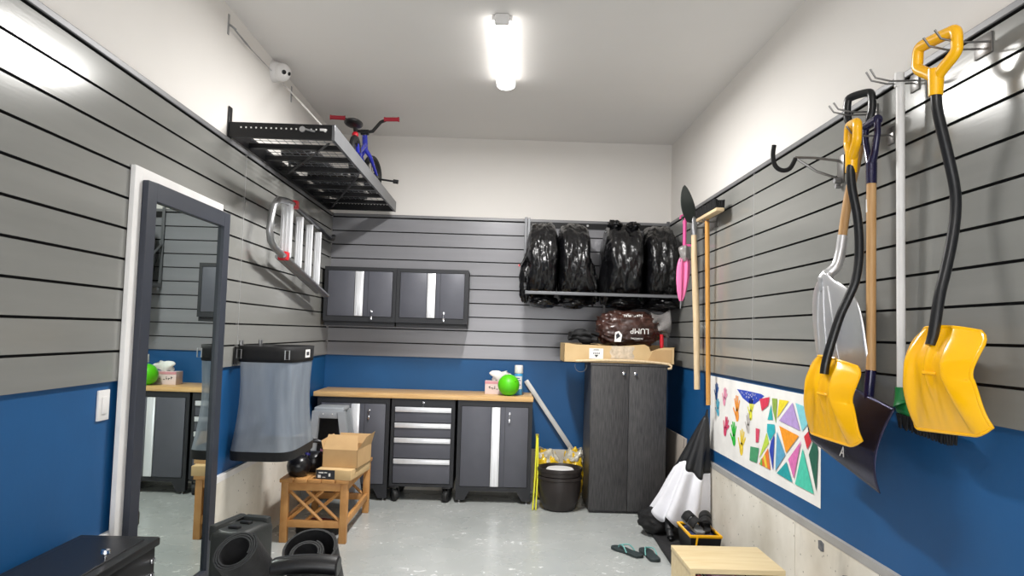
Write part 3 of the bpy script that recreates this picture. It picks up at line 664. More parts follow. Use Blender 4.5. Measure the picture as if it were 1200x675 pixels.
# red handled item in the right end of the box
t = thing('red_handled_tool', 'red handle sticking up from the right end of the cardboard box', 'tool', (1.29, 5.8, bz0))
obj('handle', G().tube([(1.292, 5.86, 1.23), (1.290, 5.86, 1.33), (1.286, 5.855, 1.382)], [.012, .016, .014], 12), 'red', t)
obj('shaft', G().tube([(1.292, 5.86, 1.155), (1.292, 5.86, 1.235)], .008, 8), 'steel', t)

def spline(ps, k=6):
    ps = [V(p) for p in ps]; out = []
    for i in range(len(ps) - 1):
        a = ps[max(0, i - 1)]; b = ps[i]; c = ps[i + 1]; d = ps[min(len(ps) - 1, i + 2)]
        for j in range(k):
            t = j / k; out.append(.5 * ((2 * b) + (c - a) * t + (2 * a - 5 * b + 4 * c - d) * t * t + (3 * b - a - 3 * c + d) * t ** 3))
    return out + [ps[-1]]
# ================================================================== tyre rack with bagged tyres
t = thing('tyre_rack', 'grey steel rack on the back wall carrying four bagged tyres', 'rack', (.84, 6.1, 1.66))
RY = 5.84
for x in (.205, 1.452):
    g = G().box(x - .012, x + .012, YB - .045, YB - .025, 1.66, 2.372).box(x - .010, x + .010, RY, YB - .03, 1.672, 1.70)
    g.tube([(x, YB - .04, 2.05), (x, RY + .1, 1.70)], .009, 8)
    obj('side_frame', g, 'shelfs', t, bev=.002)
obj('front_rail', G().box(.205, 1.415, RY - .012, RY + .012, 1.672, 1.697), 'shelfs', t, bev=.003)
obj('rear_rail', G().box(.205, 1.452, 6.33, 6.352, 1.675, 1.697), 'shelfs', t, bev=.003)
obj('wall_rail', G().box(.205, 1.455, YB - .03, YB - .024, 2.285, 2.335).lathe([(.010, 0), (.010, .006)], (.745, YB - .03, 2.315), 14, 1, T=Matrix.Rotation(pi / 2, 4, 'X')), ['shelfm', 'chrome'], t, smooth=0)
obj('side_post', G().box(.206, .226, RY + .13, RY + .15, 1.70, 2.30), 'shelfs', t, bev=.002)
def tyre(cx, w, Rr, seed, label, lean=0, ztop=0):
    cy, cz = 6.085, 1.945 + ztop
    t = thing('bagged_tyre', label, 'bagged tyre', (cx, cy, cz - Rr), 'tyres in black bags on the rack')
    def fn(u, v):
        a = 2 * pi * u; s = v * 2 - 1
        rr = Rr * (max(0, 1 - abs(s) ** 6)) ** .28 if abs(s) < 1 else 0
        k = .02 * noise.noise(V((cos(a) * 3, sin(a) * 3 + seed, s * 2.5))) + .012 * noise.noise(V((cos(a) * 9, sin(a) * 9, s * 5 + seed))) - .010 * abs(noise.noise(V((cos(a) * 6 + seed, sin(a) * 6, s * 9))))
        rr = max(.0, rr + k * min(1, rr / .1))
        x = cx + s * w / 2 * (1 + .1 * noise.noise(V((cos(a) * 2, sin(a) * 2, seed)))) + lean * (rr * sin(a))
        return V((x, cy + rr * cos(a), cz + rr * sin(a)))
    obj('bag', G().grid(fn, 120, 44, wu=True), 'bag', t, smooth=60)
    # loose bottom tail of the bag
    obj('loose_bag_tail', G().blob((cx + .02, cy - .05, cz - Rr - .0), (w * .46, .15, .05), (40, 24), .25, 2.0, seed + 3, fold=.12), 'bag', t, smooth=60)
    return t
t1 = tyre(.332, .25, .325, 1, 'first tyre in a black bag at the left end of the rack')
t2 = tyre(.590, .262, .322, 5, 'leaning bagged tyre on the rack, right beside the leftmost one', lean=-.015)
t3 = tyre(.99, .315, .330, 9, 'widest bagged tyre, right of the gap in the rack', lean=.0, ztop=.01)
t4 = tyre(1.285, .27, .325, 13, 'bagged tyre at the right end of the rack by the pink umbrella')
def strap(t, pts, r, m='bag'): return obj('bag_twist', G().tube(pts, r, 10), m, t)
strap(t1, [(.235, 5.93, 2.08), (.20, 5.93, 1.98), (.175, 5.93, 1.93), (.155, 5.93, 1.90)], [.02, .014, .01, .016])
obj('red_tie', G().tube([(.165, 5.93, 1.915), (.14, 5.93, 1.90)], .010, 8), 'red', t1)
obj('loose_fold', G().blob((.20, 5.97, 1.78), (.05, .07, .17), (30, 20), .3, 3, 2), 'bag', t1)
obj('bag_twist', G().tube(spline([(.56, 5.80, 2.04), (.62, 5.785, 1.93), (.68, 5.80, 1.82), (.73, 5.86, 1.72)]), [.02] * 6 + [.036] * 6 + [.03] * 6 + [.02], 12, flat=.35, up=(0, 1, 0)), 'bag', t2)
obj('loose_fold', G().blob((.865, 6.0, 1.87), (.06, .12, .27), (30, 24), .22, 2.4, 5, T=Matrix.Rotation(.12, 3, 'Y')), 'bag', t3)
obj('knot', G().blob((.91, 5.95, 2.26), (.055, .05, .035), (24, 16), .3, 3, 7, fold=.3), 'bag', t3)
obj('knot', G().blob((1.06, 5.93, 2.255), (.05, .05, .03), (24, 16), .3, 3, 9, fold=.3), 'bag', t3)
obj('loose_fold', G().blob((.73, 6.02, 1.80), (.06, .1, .2), (30, 24), .25, 2.4, 6, T=Matrix.Rotation(-.15, 3, 'Y')), 'bag', t2)

# ================================================================== back right hanging tools
def hook(y, z, label, out=.12, w=.05, rise=.03, m='hookg'):
    t = thing('wall_hook', label, 'hook', (XR - .018, y, z), 'wire hooks on the slat wall')
    obj('mount_plate', G().rbox(XR - .024, XR - .018, y - w / 2 - .012, y + w / 2 + .012, z - .035, z + .03, .002), 'hookg', t)
    for s in ((-1, 1) if w > .02 else (0,)):
        yy = y + s * w / 2
        obj('prong', G().tube([(XR - .022, yy, z), (XR - out * .6, yy, z - .006), (XR - out * .9, yy, z + .004), (XR - out, yy, z + rise)], .0035, 8), m, t)
def shaft(g, p0, p1, r, n=14): return g.tube([p0, p1], r, n)
# spade (blade up)
t = thing('spade', 'spade hanging blade-up with pale wooden handle beside the pink umbrella', 'spade', (1.4, 5.25, 1.0))
sx, sy = 1.395, 5.26
obj('handle', G().tube([(sx + .015, sy - .02, 1.0), (sx + .008, sy, 1.5), (sx - .015, sy, 1.95), (sx - .02, sy, 2.20)], [.021, .024, .021, .018], 14), 'ashp', t)
def sb(u, v):
    s = u * 2 - 1; w = .082 * (sin(pi * min(1, (v * .93 + .07)) ** .8)) ** .65 if v < 1 else 0
    z = 2.205 + .26 * v
    d = .35 * abs(s * w) ** 1.2 * .3; return V((sx - .045 - .065 * v + s * w * .75 - .5 * d, sy - .02 + s * w * .5 - .06 * v - d, z - .02))
obj('blade', G().grid(sb, 15, 18), 'spade', t, solid=.004)
obj('socket', G().tube([(sx - .016, sy, 2.10), (sx - .024, sy, 2.21), (sx - .04, sy, 2.25)], [.022, .024, .010], 14), 'steel', t)
hook(5.28, 2.16, 'wire hook holding the spade near the back right corner', .13)
# push broom
t = thing('push_broom', 'push broom hung head-up with black bristles and orange-brown wooden handle', 'broom', (1.42, 4.99, .92))
bxx, byy = 1.395, 4.99
obj('handle', G().tube([(bxx + .025, byy, .915), (bxx, byy, 2.18)], .0155, 14), 'asho', t)
Tb = Matrix.Translation((bxx - .012, byy, 2.185)) @ Matrix.Rotation(R(0), 4, 'X') @ Matrix.Rotation(R(0), 4, 'Z')
obj('head_block', G().rbox(-.028, .028, -.34, .14, -.012, .012, .006, T=Tb), 'ashp', t)
g = G()
for i in range(30):
    for j in range(5):
        y = -.325 + i * .0155; x = -.024 + j * .012
        g.tube([Tb @ V((x, y, .012)), Tb @ V((x * 1.25 + random.uniform(-.004, .004), y * 1.03 + .01 + random.uniform(-.004, .004), .068 + random.uniform(-.006, .004)))], [.0085, .0065], 5)
obj('bristles', g, 'blackm', t)
hook(4.99, 2.16, 'wire hook holding the push broom', .12)
# pink umbrella
t = thing('pink_umbrella', 'furled pink umbrella with clear plastic sleeve hanging by the tyre rack', 'umbrella', (1.36, 5.42, 1.58))
ux, uy = 1.345, 5.40
hk = [(ux, uy, 2.10), (ux, uy, 2.2), (ux - .0, uy + .0, 2.26), (ux - .02, uy, 2.285), (ux - .038, uy, 2.27), (ux - .042, uy, 2.235)]
obj('handle', G().tube([(ux, uy, 2.03), (ux, uy, 2.20)], .013, 12).tube([(ux, uy, 2.20), (ux, uy, 2.225)], .015, 12), 'pinkd', t)
obj('handle_ring', G().tube([(ux + .002, uy, 2.225), (ux + .0, uy, 2.255), (ux - .012, uy, 2.268), (ux - .03, uy, 2.26), (ux - .036, uy, 2.235)], .006, 8).box(ux + .008, ux + .05, uy - .008, uy + .008, 2.035, 2.05), 'pinkd', t)
obj('plastic_sleeve', G().grid(lambda u, v: V((ux + (.036 - .02 * (v > .9)) * cos(2 * pi * u) * (1 + .25 * sin(6 * pi * u + v * 6)), uy + .036 * sin(2 * pi * u) * (1 + .2 * cos(8 * pi * u)), 1.92 + .12 * v)), 36, 8, wu=True), 'clear', t, solid=.001)
def um(u, v):
    a = 2 * pi * u; r = (.018 + .040 * math.sin(min(1, v * 1.25) * pi) ** .8 if v < .8 else .018 + 0) if False else (.010 + .030 * (v ** .7) * (1.02 - v) ** .35 * 1.7)
    r *= 1 + .35 * sin(6 * a / 1 + 3 * v); return V((ux - .02 + .02 * v + r * cos(a), uy + r * sin(a), 1.63 + .32 * v))
obj('canopy', G().grid(um, 60, 16, wu=True), 'pink', t)
obj('tip', G().tube([(ux - .024, uy, 1.575), (ux - .02, uy, 1.64)], [.004, .008], 8), 'steel', t)
hook(5.42, 2.235, 'small wire hook holding the pink umbrella', .17, .01, .03)

# ================================================================== right wall snow tools
def snow_blade(yc, zt, zb, Xp, hw, rot, mname, parent, tiltz=0):
    T = Matrix.Translation((0, yc, 0)) @ Matrix.Translation((Xp[1], 0, 0)) @ Matrix.Rotation(rot, 4, 'Z') @ Matrix.Translation((-Xp[1], 0, 0))
    def X(v):
        a, b, c = Xp
        return a + (b - a) * sin(min(1, v / .40) * pi / 2) ** 1.3 if v < .40 else b + (c - b) * (1 - cos((v - .40) / .60 * pi / 2)) ** .85
    def fn(u, v):
        s = u * 2 - 1; A = abs(s)
        w = hw * (.80 + .20 * min(1, v / .10) ** .6) * (1 - .07 * math.exp(-((v - .42) / .12) ** 2) + .07 * max(0, v - .5) * 2)
        y = s * w
        z = zt + (zb - zt) * v
        z += -.014 * (A ** 2.5) * (1 - v) * (1 if v < .5 else 0) + .028 * max(0, (A - .72) / .28) ** 2 * v ** 6 + .012 * v * (-s) + tiltz * s
        x = X(v)
        rc = .46 + .34 * v ** 1.4; d = A - rc
        rib = .026 * math.exp(-(d / (.09 if d < 0 else .26)) ** 2) * sin(pi * min(1, .12 + v * .86)) ** .7
        ch = .014 * math.exp(-(A / .10) ** 2) * (1 if v < .45 else max(0, 1 - (v - .45) * 4))
        x += -rib - ch + .016 * A ** 6 + .006 * A ** 2
        fan = .008 * sin(A * 20) * max(0, v - .40) * (A < .62) * (1 - v) * 2
        return T @ V((x + fan, y, z))
    o = obj('blade', G().grid(fn, 61, 49), mname, parent, solid=.004, smooth=60)
    # rolled rim
    pts = [fn(0, v / 24) for v in range(25)] + [fn(u / 24, 1) for u in range(1, 25)] + [fn(1, 1 - v / 24) for v in range(1, 25)] + [fn(1 - u / 24, 0) for u in range(1, 24)]
    obj('rim', G().tube(pts, .0055, 8, closed=True), mname, o)
    g = G()
    for k in (0, 1): 
        p = fn(.5, .05 + .06 * k); g.lathe([(.005, 0), (.005, .004)], p + V((-.008, 0, 0)), 10, T=Matrix.Rotation(-pi / 2, 4, 'Y'))
    obj('rivet', g, 'black', o)
    b0 = fn(.5, .44); obj('cross_rib', G().tube([fn(.40, .45), b0 + V((-.006, 0, 0)), fn(.60, .45)], .005, 8), mname, o)
    return fn
# --- right yellow shovel
t = thing('snow_shovel', 'larger-looking yellow snow shovel with bent black shaft, hung nearest on the right wall', 'snow shovel', (1.36, 2.25, 1.09), 'yellow snow shovels')
Y = 2.25
obj('shaft', G().tube(spline([(1.343, Y, 2.165), (1.346, Y, 2.10), (1.359, Y, 2.038), (1.382, Y, 1.94), (1.40, Y, 1.85), (1.402, Y, 1.776), (1.391, Y, 1.69), (1.372, Y, 1.60), (1.350, Y, 1.51), (1.332, Y, 1.40), (1.322, Y, 1.36)]), .0165, 18), 'blk_pl', t)
snow_blade(Y, 1.418, 1.098, (1.362, 1.318, 1.362), .180, 0, 'yellow', t)
def dgrip(c, T, mname, parent, h=.135, w=.078, r=.015):
    p = [(0, 0, -.045), (0, 0, 0), (0, -.030, .022), (0, -w * .95, .055), (0, -w, .085), (0, -w * .92, h - .005), (0, -w * .5, h), (0, w * .5, h), (0, w * .92, h - .005), (0, w, .085), (0, w * .95, .055), (0, .030, .022), (0, 0, 0)]
    g = G(); g.tube([T @ V(q) for q in spline(p[1:], 5)], r, 12, flat=1.15)
    g.tube([T @ V((0, 0, -.055)), T @ V((0, 0, -.01)), T @ V((0, 0, .028))], [.021, .023, .024], 16)
    return obj('grip', g, mname, parent)
dgrip(None, Matrix.Translation((1.343, 2.25, 2.195)) @ Matrix.Rotation(R(8), 4, 'Z') @ Matrix.Rotation(R(2), 4, 'X'), 'yellow', t, h=.125, w=.085, r=.0165)
hook(2.20, 2.285, 'wire hook holding the nearest yellow snow shovel', .19, .06, .03)
# --- left yellow shovel
t = thing('snow_shovel', 'yellow snow shovel hung in front of the navy shovel and beside the children artwork', 'snow shovel', (1.27, 2.78, .99), 'yellow snow shovels')
Y = 2.75
obj('shaft', G().tube(spline([(1.315, Y, 2.05), (1.313, Y, 2.0), (1.319, Y, 1.94), (1.340, Y, 1.827), (1.346, Y, 1.70), (1.333, Y, 1.60), (1.310, Y + .01, 1.53), (1.282, Y + .02, 1.458), (1.252, Y + .03, 1.35), (1.238, Y + .04, 1.28), (1.232, Y + .04, 1.24)]), .0165, 18), 'blk_pl', t)
snow_blade(2.82, 1.302, .992, (1.272, 1.240, 1.266), .200, R(0), 'yellow', t, tiltz=.012)
dgrip(None, Matrix.Translation((1.317, 2.75, 2.06)) @ Matrix.Rotation(R(-13), 4, 'Z') @ Matrix.Rotation(R(9), 4, 'X'), 'yellow', t, h=.125, w=.07, r=.017)
hook(2.74, 2.150, 'wire hook holding the farther yellow snow shovel', .19, .02, .03)
# --- aluminium scoop with black D grip
t = thing('scoop_shovel', 'aluminium scoop shovel with wooden handle and black D-grip, hung behind the left yellow shovel', 'shovel', (1.4, 3.0, 1.28))
obj('shaft', G().tube(spline([(1.428, 2.90, 2.185), (1.425, 2.94, 2.08), (1.408, 2.97, 1.95), (1.396, 3.0, 1.78)]), .0175, 16), 'ash', t)
obj('socket', G().tube(spline([(1.398, 2.995, 1.80), (1.388, 3.0, 1.72), (1.372, 3.0, 1.67), (1.345, 3.01, 1.64), (1.33, 3.02, 1.61), (1.335, 3.02, 1.57)]), [.020] * 6 + [.021] * 6 + [.022] * 6 + [.026] * 6 + [.022] * 6 + [.008], 16), 'alub', t)
def sc(u, v):
    s = u * 2 - 1; w = .235 * (1 - math.exp(-v * 6)) ** .7 * (1 - .06 * v) if v > 0 else .02
    d = .055 * (1 - math.exp(-v * 5)); return V((1.318 + .012 * v + d * abs(s) ** 2.4 + .02 * (v - .3) ** 2 * 2, 3.0 + s * w, 1.65 - .42 * v + .03 * s * s * (1 - v) * -1 - .03 * (abs(s) ** 2) * v * -1))
obj('scoop', G().grid(sc, 33, 28), 'alub', t, solid=.003, smooth=60)
for k in (-.45, 0, .45): obj('stiffening_rib', G().tube([sc(.5 + k * .45 * (.6 + .4 * v / 10), .15 + .08 * v) + V((-.002, 0, 0)) for v in range(10)], .004, 6), 'alub', t)
T = Matrix.Translation((1.40, 2.86, 2.235)) @ Matrix.Rotation(R(30), 4, 'Z')
obj('grip', G().tube([T @ V(p) for p in spline([(0, .0, -.06), (0, -.03, -.02), (0, -.052, .03), (0, -.052, .09), (0, -.035, .108), (0, .035, .108), (0, .052, .09), (0, .052, .03), (0, .03, -.02), (0, .0, -.06)], 4)], .0135, 12, flat=1.2).tube([T @ V((0, 0, -.09)), T @ V((0, 0, -.04))], [.02, .024], 12), 'blk_pl', t)
hook(2.87, 2.275, 'wire hook holding the black D-grip of the scoop shovel', .19, .04, .03)
# --- navy snow pusher
t = thing('snow_pusher', 'navy steel snow pusher with wooden handle and dark curved blade', 'snow shovel', (1.4, 2.78, .84))
ny = 2.785
obj('shaft', G().tube([(1.408, ny, 1.25), (1.405, ny - .01, 2.005)], .0175, 16), 'ash', t)
obj('socket', G().tube([(1.375, ny + .03, 1.08), (1.40, ny + .005, 1.14), (1.408, ny, 1.26)], [.012, .018, .0195], 16), 'navy', t)
g = G()
T = Matrix.Translation((1.405, ny - .01, 2.0)) @ Matrix.Rotation(R(-2), 4, 'Z')
g.tube([T @ V((0, 0, -.03)), T @ V((0, 0, .05))], [.0195, .021], 14)
for s in (-1, 1): g.tube([T @ V((0, 0, .04)), T @ V((0, s * .028, .09)), T @ V((0, s * .048, .15)), T @ V((0, s * .05, .205))], [.018, .013, .012, .013], 12)
g.tube([T @ V((0, -.055, .205)), T @ V((0, .055, .205))], .018, 14)
obj('grip', g, 'navy', t)
obj('sticker', G().grid(lambda u, v: V((1.406 + .0182 * cos(pi + (u - .5) * 1.8), ny - .006 + .0182 * sin(pi + (u - .5) * 1.8), 1.86 + .05 * v)), 8, 2), 'paper', t, smooth=0)
def pb(u, v):
    s = u * 2 - 1; a = v * 2.1 - .25
    x = 1.405 - .085 * sin(min(pi, max(0, a + .25)) * 1.0) ** 1.0 + .02 * v
    return V((x - .01, 2.875 + s * .285, 1.185 - .295 * v + .050 * s))
obj('blade', G().grid(pb, 33, 26), 'navyb', t, solid=.003, smooth=60)
pa = pb(.5, .80) + V((-.004, 0, 0))
Tt = Matrix.Translation(pb(.42, .79) + V((-.006, 0, 0))) @ Matrix.Rotation(-pi / 2, 4, 'Z') @ Matrix.Rotation(pi / 2, 4, 'X') @ Matrix.Rotation(R(-10), 4, 'X')
text('logo', 'A', 'paper', t, Tt, .055)
# --- white stick with green head
t = thing('long_handled_broom', 'white long-handled broom with green head hanging between the yellow shovels', 'broom', (1.41, 2.6, 1.05))
obj('handle', G().tube([(1.425, 2.605, 1.17), (1.408, 2.575, 2.30)], .0145, 14), 'white', t)
obj('top_cap', G().tube([(1.405, 2.577, 2.28), (1.405, 2.575, 2.33)], .0165, 14), 'white', t)
obj('head', G().tube([(1.425, 2.605, 1.21), (1.427, 2.605, 1.165), (1.43, 2.60, 1.15)], [.02, .024, .035], 14).rbox(1.415, 1.455, 2.44, 2.64, 1.105, 1.155, .018, T=Matrix.Translation((1.41, 2.5, 1.12)) @ Matrix.Rotation(R(4), 4, 'X') @ Matrix.Translation((-1.41, -2.5, -1.12))), 'green', t)
g = G()
for i in range(26):
    for j in range(4):
        y = 2.33 + i * .0115; x = 1.418 + j * .011; zt = 1.115 - (y - 2.3) * -.07 - .02
        g.tube([(x, y, zt), (x + random.uniform(-.006, .006), y + random.uniform(-.006, .006), 1.045 + (y - 2.3) * .07)], [.0055, .003], 5)
obj('bristles', g, 'blackm', t)
hook(2.575, 2.30, 'wire hook holding the white broom handle', .19, .03, .035)
# --- empty double hook
t = thing('bike_hook', 'empty black-tipped angled hook on the right slat wall', 'hook', (XR - .02, 3.28, 2.1))
hy = 3.16
obj('mount_plate', G().rbox(XR - .024, XR - .018, hy - .04, hy + .02, 2.05, 2.17, .002), 'hookg', t)
obj('arm', G().tube([(XR - .02, hy, 2.15), (1.36, hy + .02, 2.165), (1.27, hy + .02, 2.165)], .006, 8).tube([(XR - .02, hy, 2.07), (1.36, hy, 2.10), (1.27, hy + .02, 2.165)], .006, 8), 'hookg', t)
obj('hook_tip', G().tube(spline([(1.275, hy + .02, 2.16), (1.25, hy + .02, 2.115), (1.215, hy + .02, 2.105), (1.185, hy + .02, 2.125), (1.175, hy + .02, 2.17), (1.18, hy + .02, 2.215)], 5), .010, 12), 'blackm', t)
obj('bolt', G().tube([(XR - .024, hy - .01, 2.06), (XR - .05, hy - .01, 2.06)], .012, 8), 'steel', t)
obj('bolt', G().tube([(XR - .024, hy - .01, 2.035), (XR - .045, hy - .01, 2.035)], .010, 8), 'steel', t)

# ================================================================== children's artwork
AX = XR - .0045
art_cols = dict(lens=(44, 70, 178), olive=(140, 170, 70), yel=(238, 216, 50), teal1=(46, 172, 172), purple=(180, 152, 210), cyan=(130, 206, 216), teal2=(44, 174, 184), lime=(188, 214, 74), orange=(242, 152, 32), sky=(88, 160, 196), blue=(44, 66, 170), red=(208, 48, 58), dkgreen=(32, 94, 74), mag=(218, 112, 178), aqua=(74, 200, 172), teal3=(30, 158, 162), rain=(232, 120, 50), redtop=(214, 56, 84), green=(70, 150, 104), redl=(214, 70, 100), hblue=(34, 86, 160), hpink=(236, 150, 180), hlt=(80, 176, 206), hor=(244, 152, 60), hred=(220, 70, 110), hgr=(40, 190, 60), hyel=(238, 206, 60), hyel2=(222, 220, 60), hgrey=(186, 180, 176))
polys = {'lens': [(4.567, 1.056), (4.401, 1.059), (4.149, 1.06), (4.098, 1.053), (4.155, 1.028), (4.251, 0.993), (4.342, 0.989), (4.457, 1.01)], 'olive': [(3.979, 1.051), (3.905, 1.055), (3.921, 0.925), (3.968, 0.99)], 'yel': [(3.876, 1.053), (3.749, 1.058), (3.904, 0.954)], 'teal1': [(3.991, 1.016), (3.964, 0.936), (4.043, 0.929)], 'purple': [(3.7, 1.054), (3.606, 0.927), (3.876, 0.944)], 'cyan': [(3.663, 1.056), (3.515, 1.047), (3.455, 1.009), (3.581, 0.927)], 'teal2': [(4.046, 0.907), (3.939, 0.916), (3.929, 0.876), (4.006, 0.82), (4.051, 0.865)], 'lime': [(4.054, 0.859), (4.018, 0.806), (4.167, 0.701)], 'orange': [(3.873, 0.917), (3.619, 0.9), (3.779, 0.791)], 'sky': [(3.905, 0.884), (3.79, 0.78), (3.922, 0.676)], 'blue': [(3.938, 0.86), (3.956, 0.672), (4.011, 0.767), (3.987, 0.822)], 'red': [(3.443, 0.98), (3.454, 0.914), (3.52, 0.85), (3.558, 0.905)], 'dkgreen': [(3.431, 0.937), (3.40, 0.858), (3.417, 0.676), (3.501, 0.828)], 'mag': [(3.593, 0.879), (3.678, 0.683), (3.75, 0.765)], 'aqua': [(3.572, 0.847), (3.444, 0.658), (3.662, 0.66)], 'teal3': [(3.772, 0.749), (3.694, 0.661), (3.901, 0.668)], 'rain': [(4.03, 0.778), (3.993, 0.668), (4.166, 0.669)], 'redtop': [(4.165, 1.03), (4.011, 1.055), (4.032, 1.007), (4.129, 0.967)], 'green': [(4.309, 0.745), (4.168, 0.757), (4.201, 0.668), (4.322, 0.663)], 'redl': [(4.223, 0.861), (4.161, 0.863), (4.176, 0.789), (4.221, 0.78)]}
g = G(); mats = ['paper']
g.grid(lambda u, v: V((AX + .001 * sin(u * 9), 3.378 + u * 1.768, .607 + v * (.498 + .0 * u))), 30, 4)
def hand(c, s, ang, mi):
    y0, z0 = c; r = Matrix.Rotation(ang, 2)
    def p(y, z): q = r @ V((y, z)); return (AX - .002, y0 + q.x * s, z0 + q.y * s)
    pts = []
    g.poly([p(.022 * cos(a * pi / 6), .026 * sin(a * pi / 6) - .02) for a in range(12)], m=mi)
    for k, (a, l) in enumerate(((-.55, .05), (-.2, .062), (.08, .064), (.38, .055))):
        bx_, bz_ = -.018 * sin(a) * -1.1, .0; dx, dz = sin(a), cos(a); nx, nz = dz * .0062, -dx * .0062
        q0 = (bx_ - nx, -.002 - nz); q1 = (bx_ + nx, -.002 + nz)
        g.poly([p(*q0), p(*q1), p(q1[0] + dx * l, q1[1] + dz * l), p(q0[0] + dx * l, q0[1] + dz * l)], m=mi)
    g.poly([p(.018, -.03), p(.014, -.012), p(.045, .016), p(.052, .008)], m=mi)
for i, (k, ps) in enumerate(polys.items()):
    mats.append(mat('paint_' + k, art_cols[k], .6, var=(40, .12)))
    g.poly([(AX - .002 - .0001 * i, y, z) for y, z in ps], m=len(mats) - 1)
for (c, s, a, k) in (((4.997, .998), 1.1, .1, 'hblue'), ((4.816, .978), 1.15, .3, 'hpink'), ((4.963, .895), 1.1, -.2, 'hlt'), ((4.563, .925), 1.5, -.1, 'hor'), ((4.786, .79), 1.3, .5, 'hred'), ((4.62, .764), 1.4, -.15, 'hgr'), ((4.468, .733), 1.5, .2, 'hyel'), ((4.311, .948), 1.2, .1, 'hyel2'), ((4.357, .862), 1.1, 0, 'hgrey')):
    mats.append(mat('paint_' + k, art_cols[k], .6, var=(40, .15))); hand(c, s, a, len(mats) - 1)
# second stroke colours: hearts over the red area, stripes over the rainbow triangle, specks in the blue scallop
mats.append(mat('paint_stripe_yellow', (236, 210, 60), .6)); mats.append(mat('paint_stripe_green', (110, 180, 60), .6))
g.poly([(AX - .0045, 4.10, .72), (AX - .0045, 4.07, .74), (AX - .0045, 4.03, .67), (AX - .0045, 4.06, .67)], m=len(mats) - 2)
g.poly([(AX - .0045, 4.14, .695), (AX - .0045, 4.12, .71), (AX - .0045, 4.11, .67), (AX - .0045, 4.145, .67)], m=len(mats) - 1)
for i in range(26):
    y = random.uniform(4.2, 4.48); z = 1.054 - random.uniform(.004, .05) * (1 - abs(y - 4.32) / .25)
    g.box(AX - .0046, AX - .0044, y, y + .006, z - .003, z + .003, 0)
obj('painted_banner', g, mats, smooth=0, label="long white paper with handprints and coloured triangles taped to the blue right wall", cat='artwork')

# ================================================================== right floor area
g = G()
def mt(u, v): return V((1.04 + (.07 * v) + u * (1.448 - 1.04 - .07 * v), 3.62 + v * 2.2, .004 + .010 + .004 * noise.noise(V((u * 4, v * 12, 0)))))
g.grid(mt, 16, 60)
obj('floor_mat', g, 'matm', solid=.02, label='black rubber mat along the floor under the umbrella by the right wall', cat='mat')
# umbrella
t = thing('folded_umbrella', 'big black and white umbrella standing half folded in the right corner', 'umbrella', (1.3, 5.12, .03))
apex = V((1.425, 5.06, .835))
def ring(f, a):            # f: 0 apex .. 1 bottom
    c = apex.lerp(V((1.282, 5.13, .125)), f)
    pl = 1 + .16 * sin(8 * a) * min(1, f * 1.6) + .06 * sin(3 * a + 1)
    rx = (.012 + .185 * f ** .85) * pl; ry = (.012 + .17 * f ** .85) * pl
    x = c.x + rx * cos(a); x = min(x, 1.452 - .004 * sin(8 * a))
    return V((x, c.y + ry * sin(a), c.z + (.030 * sin(8 * a + .7) * max(0, (f - .8) / .2) - .05 * max(0, f - .5) * cos(a))))
split = lambda a: .50 + .07 * cos(2 * (a + pi / 2 - .25)) + .015 * sin(8 * a)
obj('black_panels', G().grid(lambda u, v: ring(v * split(2 * pi * u), 2 * pi * u), 96, 16, wu=True), 'umbk', t, smooth=50, solid=.002)
obj('white_panels', G().grid(lambda u, v: ring(split(2 * pi * u) + v * (1 - split(2 * pi * u)), 2 * pi * u), 96, 16, wu=True), 'umbw', t, smooth=50, solid=.002)
obj('tip', G().tube([apex + V((-.002, 0, -.03)), apex + V((.006, -.01, .045))], [.014, .006], 10), 'black', t)
obj('black_bag', G().blob((1.115, 5.2, .095), (.12, .14, .085), (48, 30), .18, 1.8, 3, fold=.05), 'blackm', label='black fabric bag slumped on the mat under the white umbrella panels', cat='bag')
obj('closed_umbrella', G().tube(spline([(1.165, 4.92, .036), (1.168, 4.96, .065), (1.175, 5.00, .10), (1.185, 5.04, .14)]), [.010] * 3 + [.022] * 6 + [.03] * 6 + [.034] * 4, 12), 'umbk', label='small dark furled umbrella lying against the black bag', cat='umbrella')
# leaning board
t = thing('leaning_board', 'taupe flat board leaning on the right wall behind the umbrella', 'board', (1.43, 6.0, 0))
T = Matrix.Translation((1.405, 5.97, 0.0)) @ Matrix.Rotation(R(2.5), 4, 'Y')
obj('panel', G().rbox(-.006, .006, -.37, .37, .003, .605, .003, T=T), 'taupe', t)
obj('metal_clip', G().tube([T @ V((-.008, -.34, .60)), T @ V((-.009, -.34, .55)), T @ V((-.009, -.33, .53))], .003, 6), 'chrome', t)
# yellow rimmed bin with sandals
t = thing('shoe_bin', 'small black bin with yellow rim holding sandals by the right wall', 'bin', (1.28, 4.6, .02))
bX0, bX1, bY0, bY1 = 1.190, 1.375, 4.52, 4.84
g = G()
def bn(z, e): return [(bX0 + e, bY0 + e, z), (bX1 - e, bY0 + e, z), (bX1 - e, bY1 - e, z), (bX0 + e, bY1 - e, z)]
a, b = bn(.025, .015), bn(.165, 0); g.add(a + b, [(3, 2, 1, 0)] + [(i, (i + 1) % 4, (i + 1) % 4 + 4, i + 4) for i in range(4)])
obj('tub', g, 'black', t, solid=.006, smooth=0)
pts = [V(p) for p in bn(.168, 0)]
obj('yellow_rim', G().tube([pts[0], pts[1], pts[2], pts[3]], .010, 8, closed=True), 'yellow', t)
obj('strap', G().tube([(bX0 + .04, bY0 - .006, .165), (bX0 + .03, bY0 - .004, .10), (bX0 + .03, bY0 + .002, .04)], .006, 8), 'yellow', t)
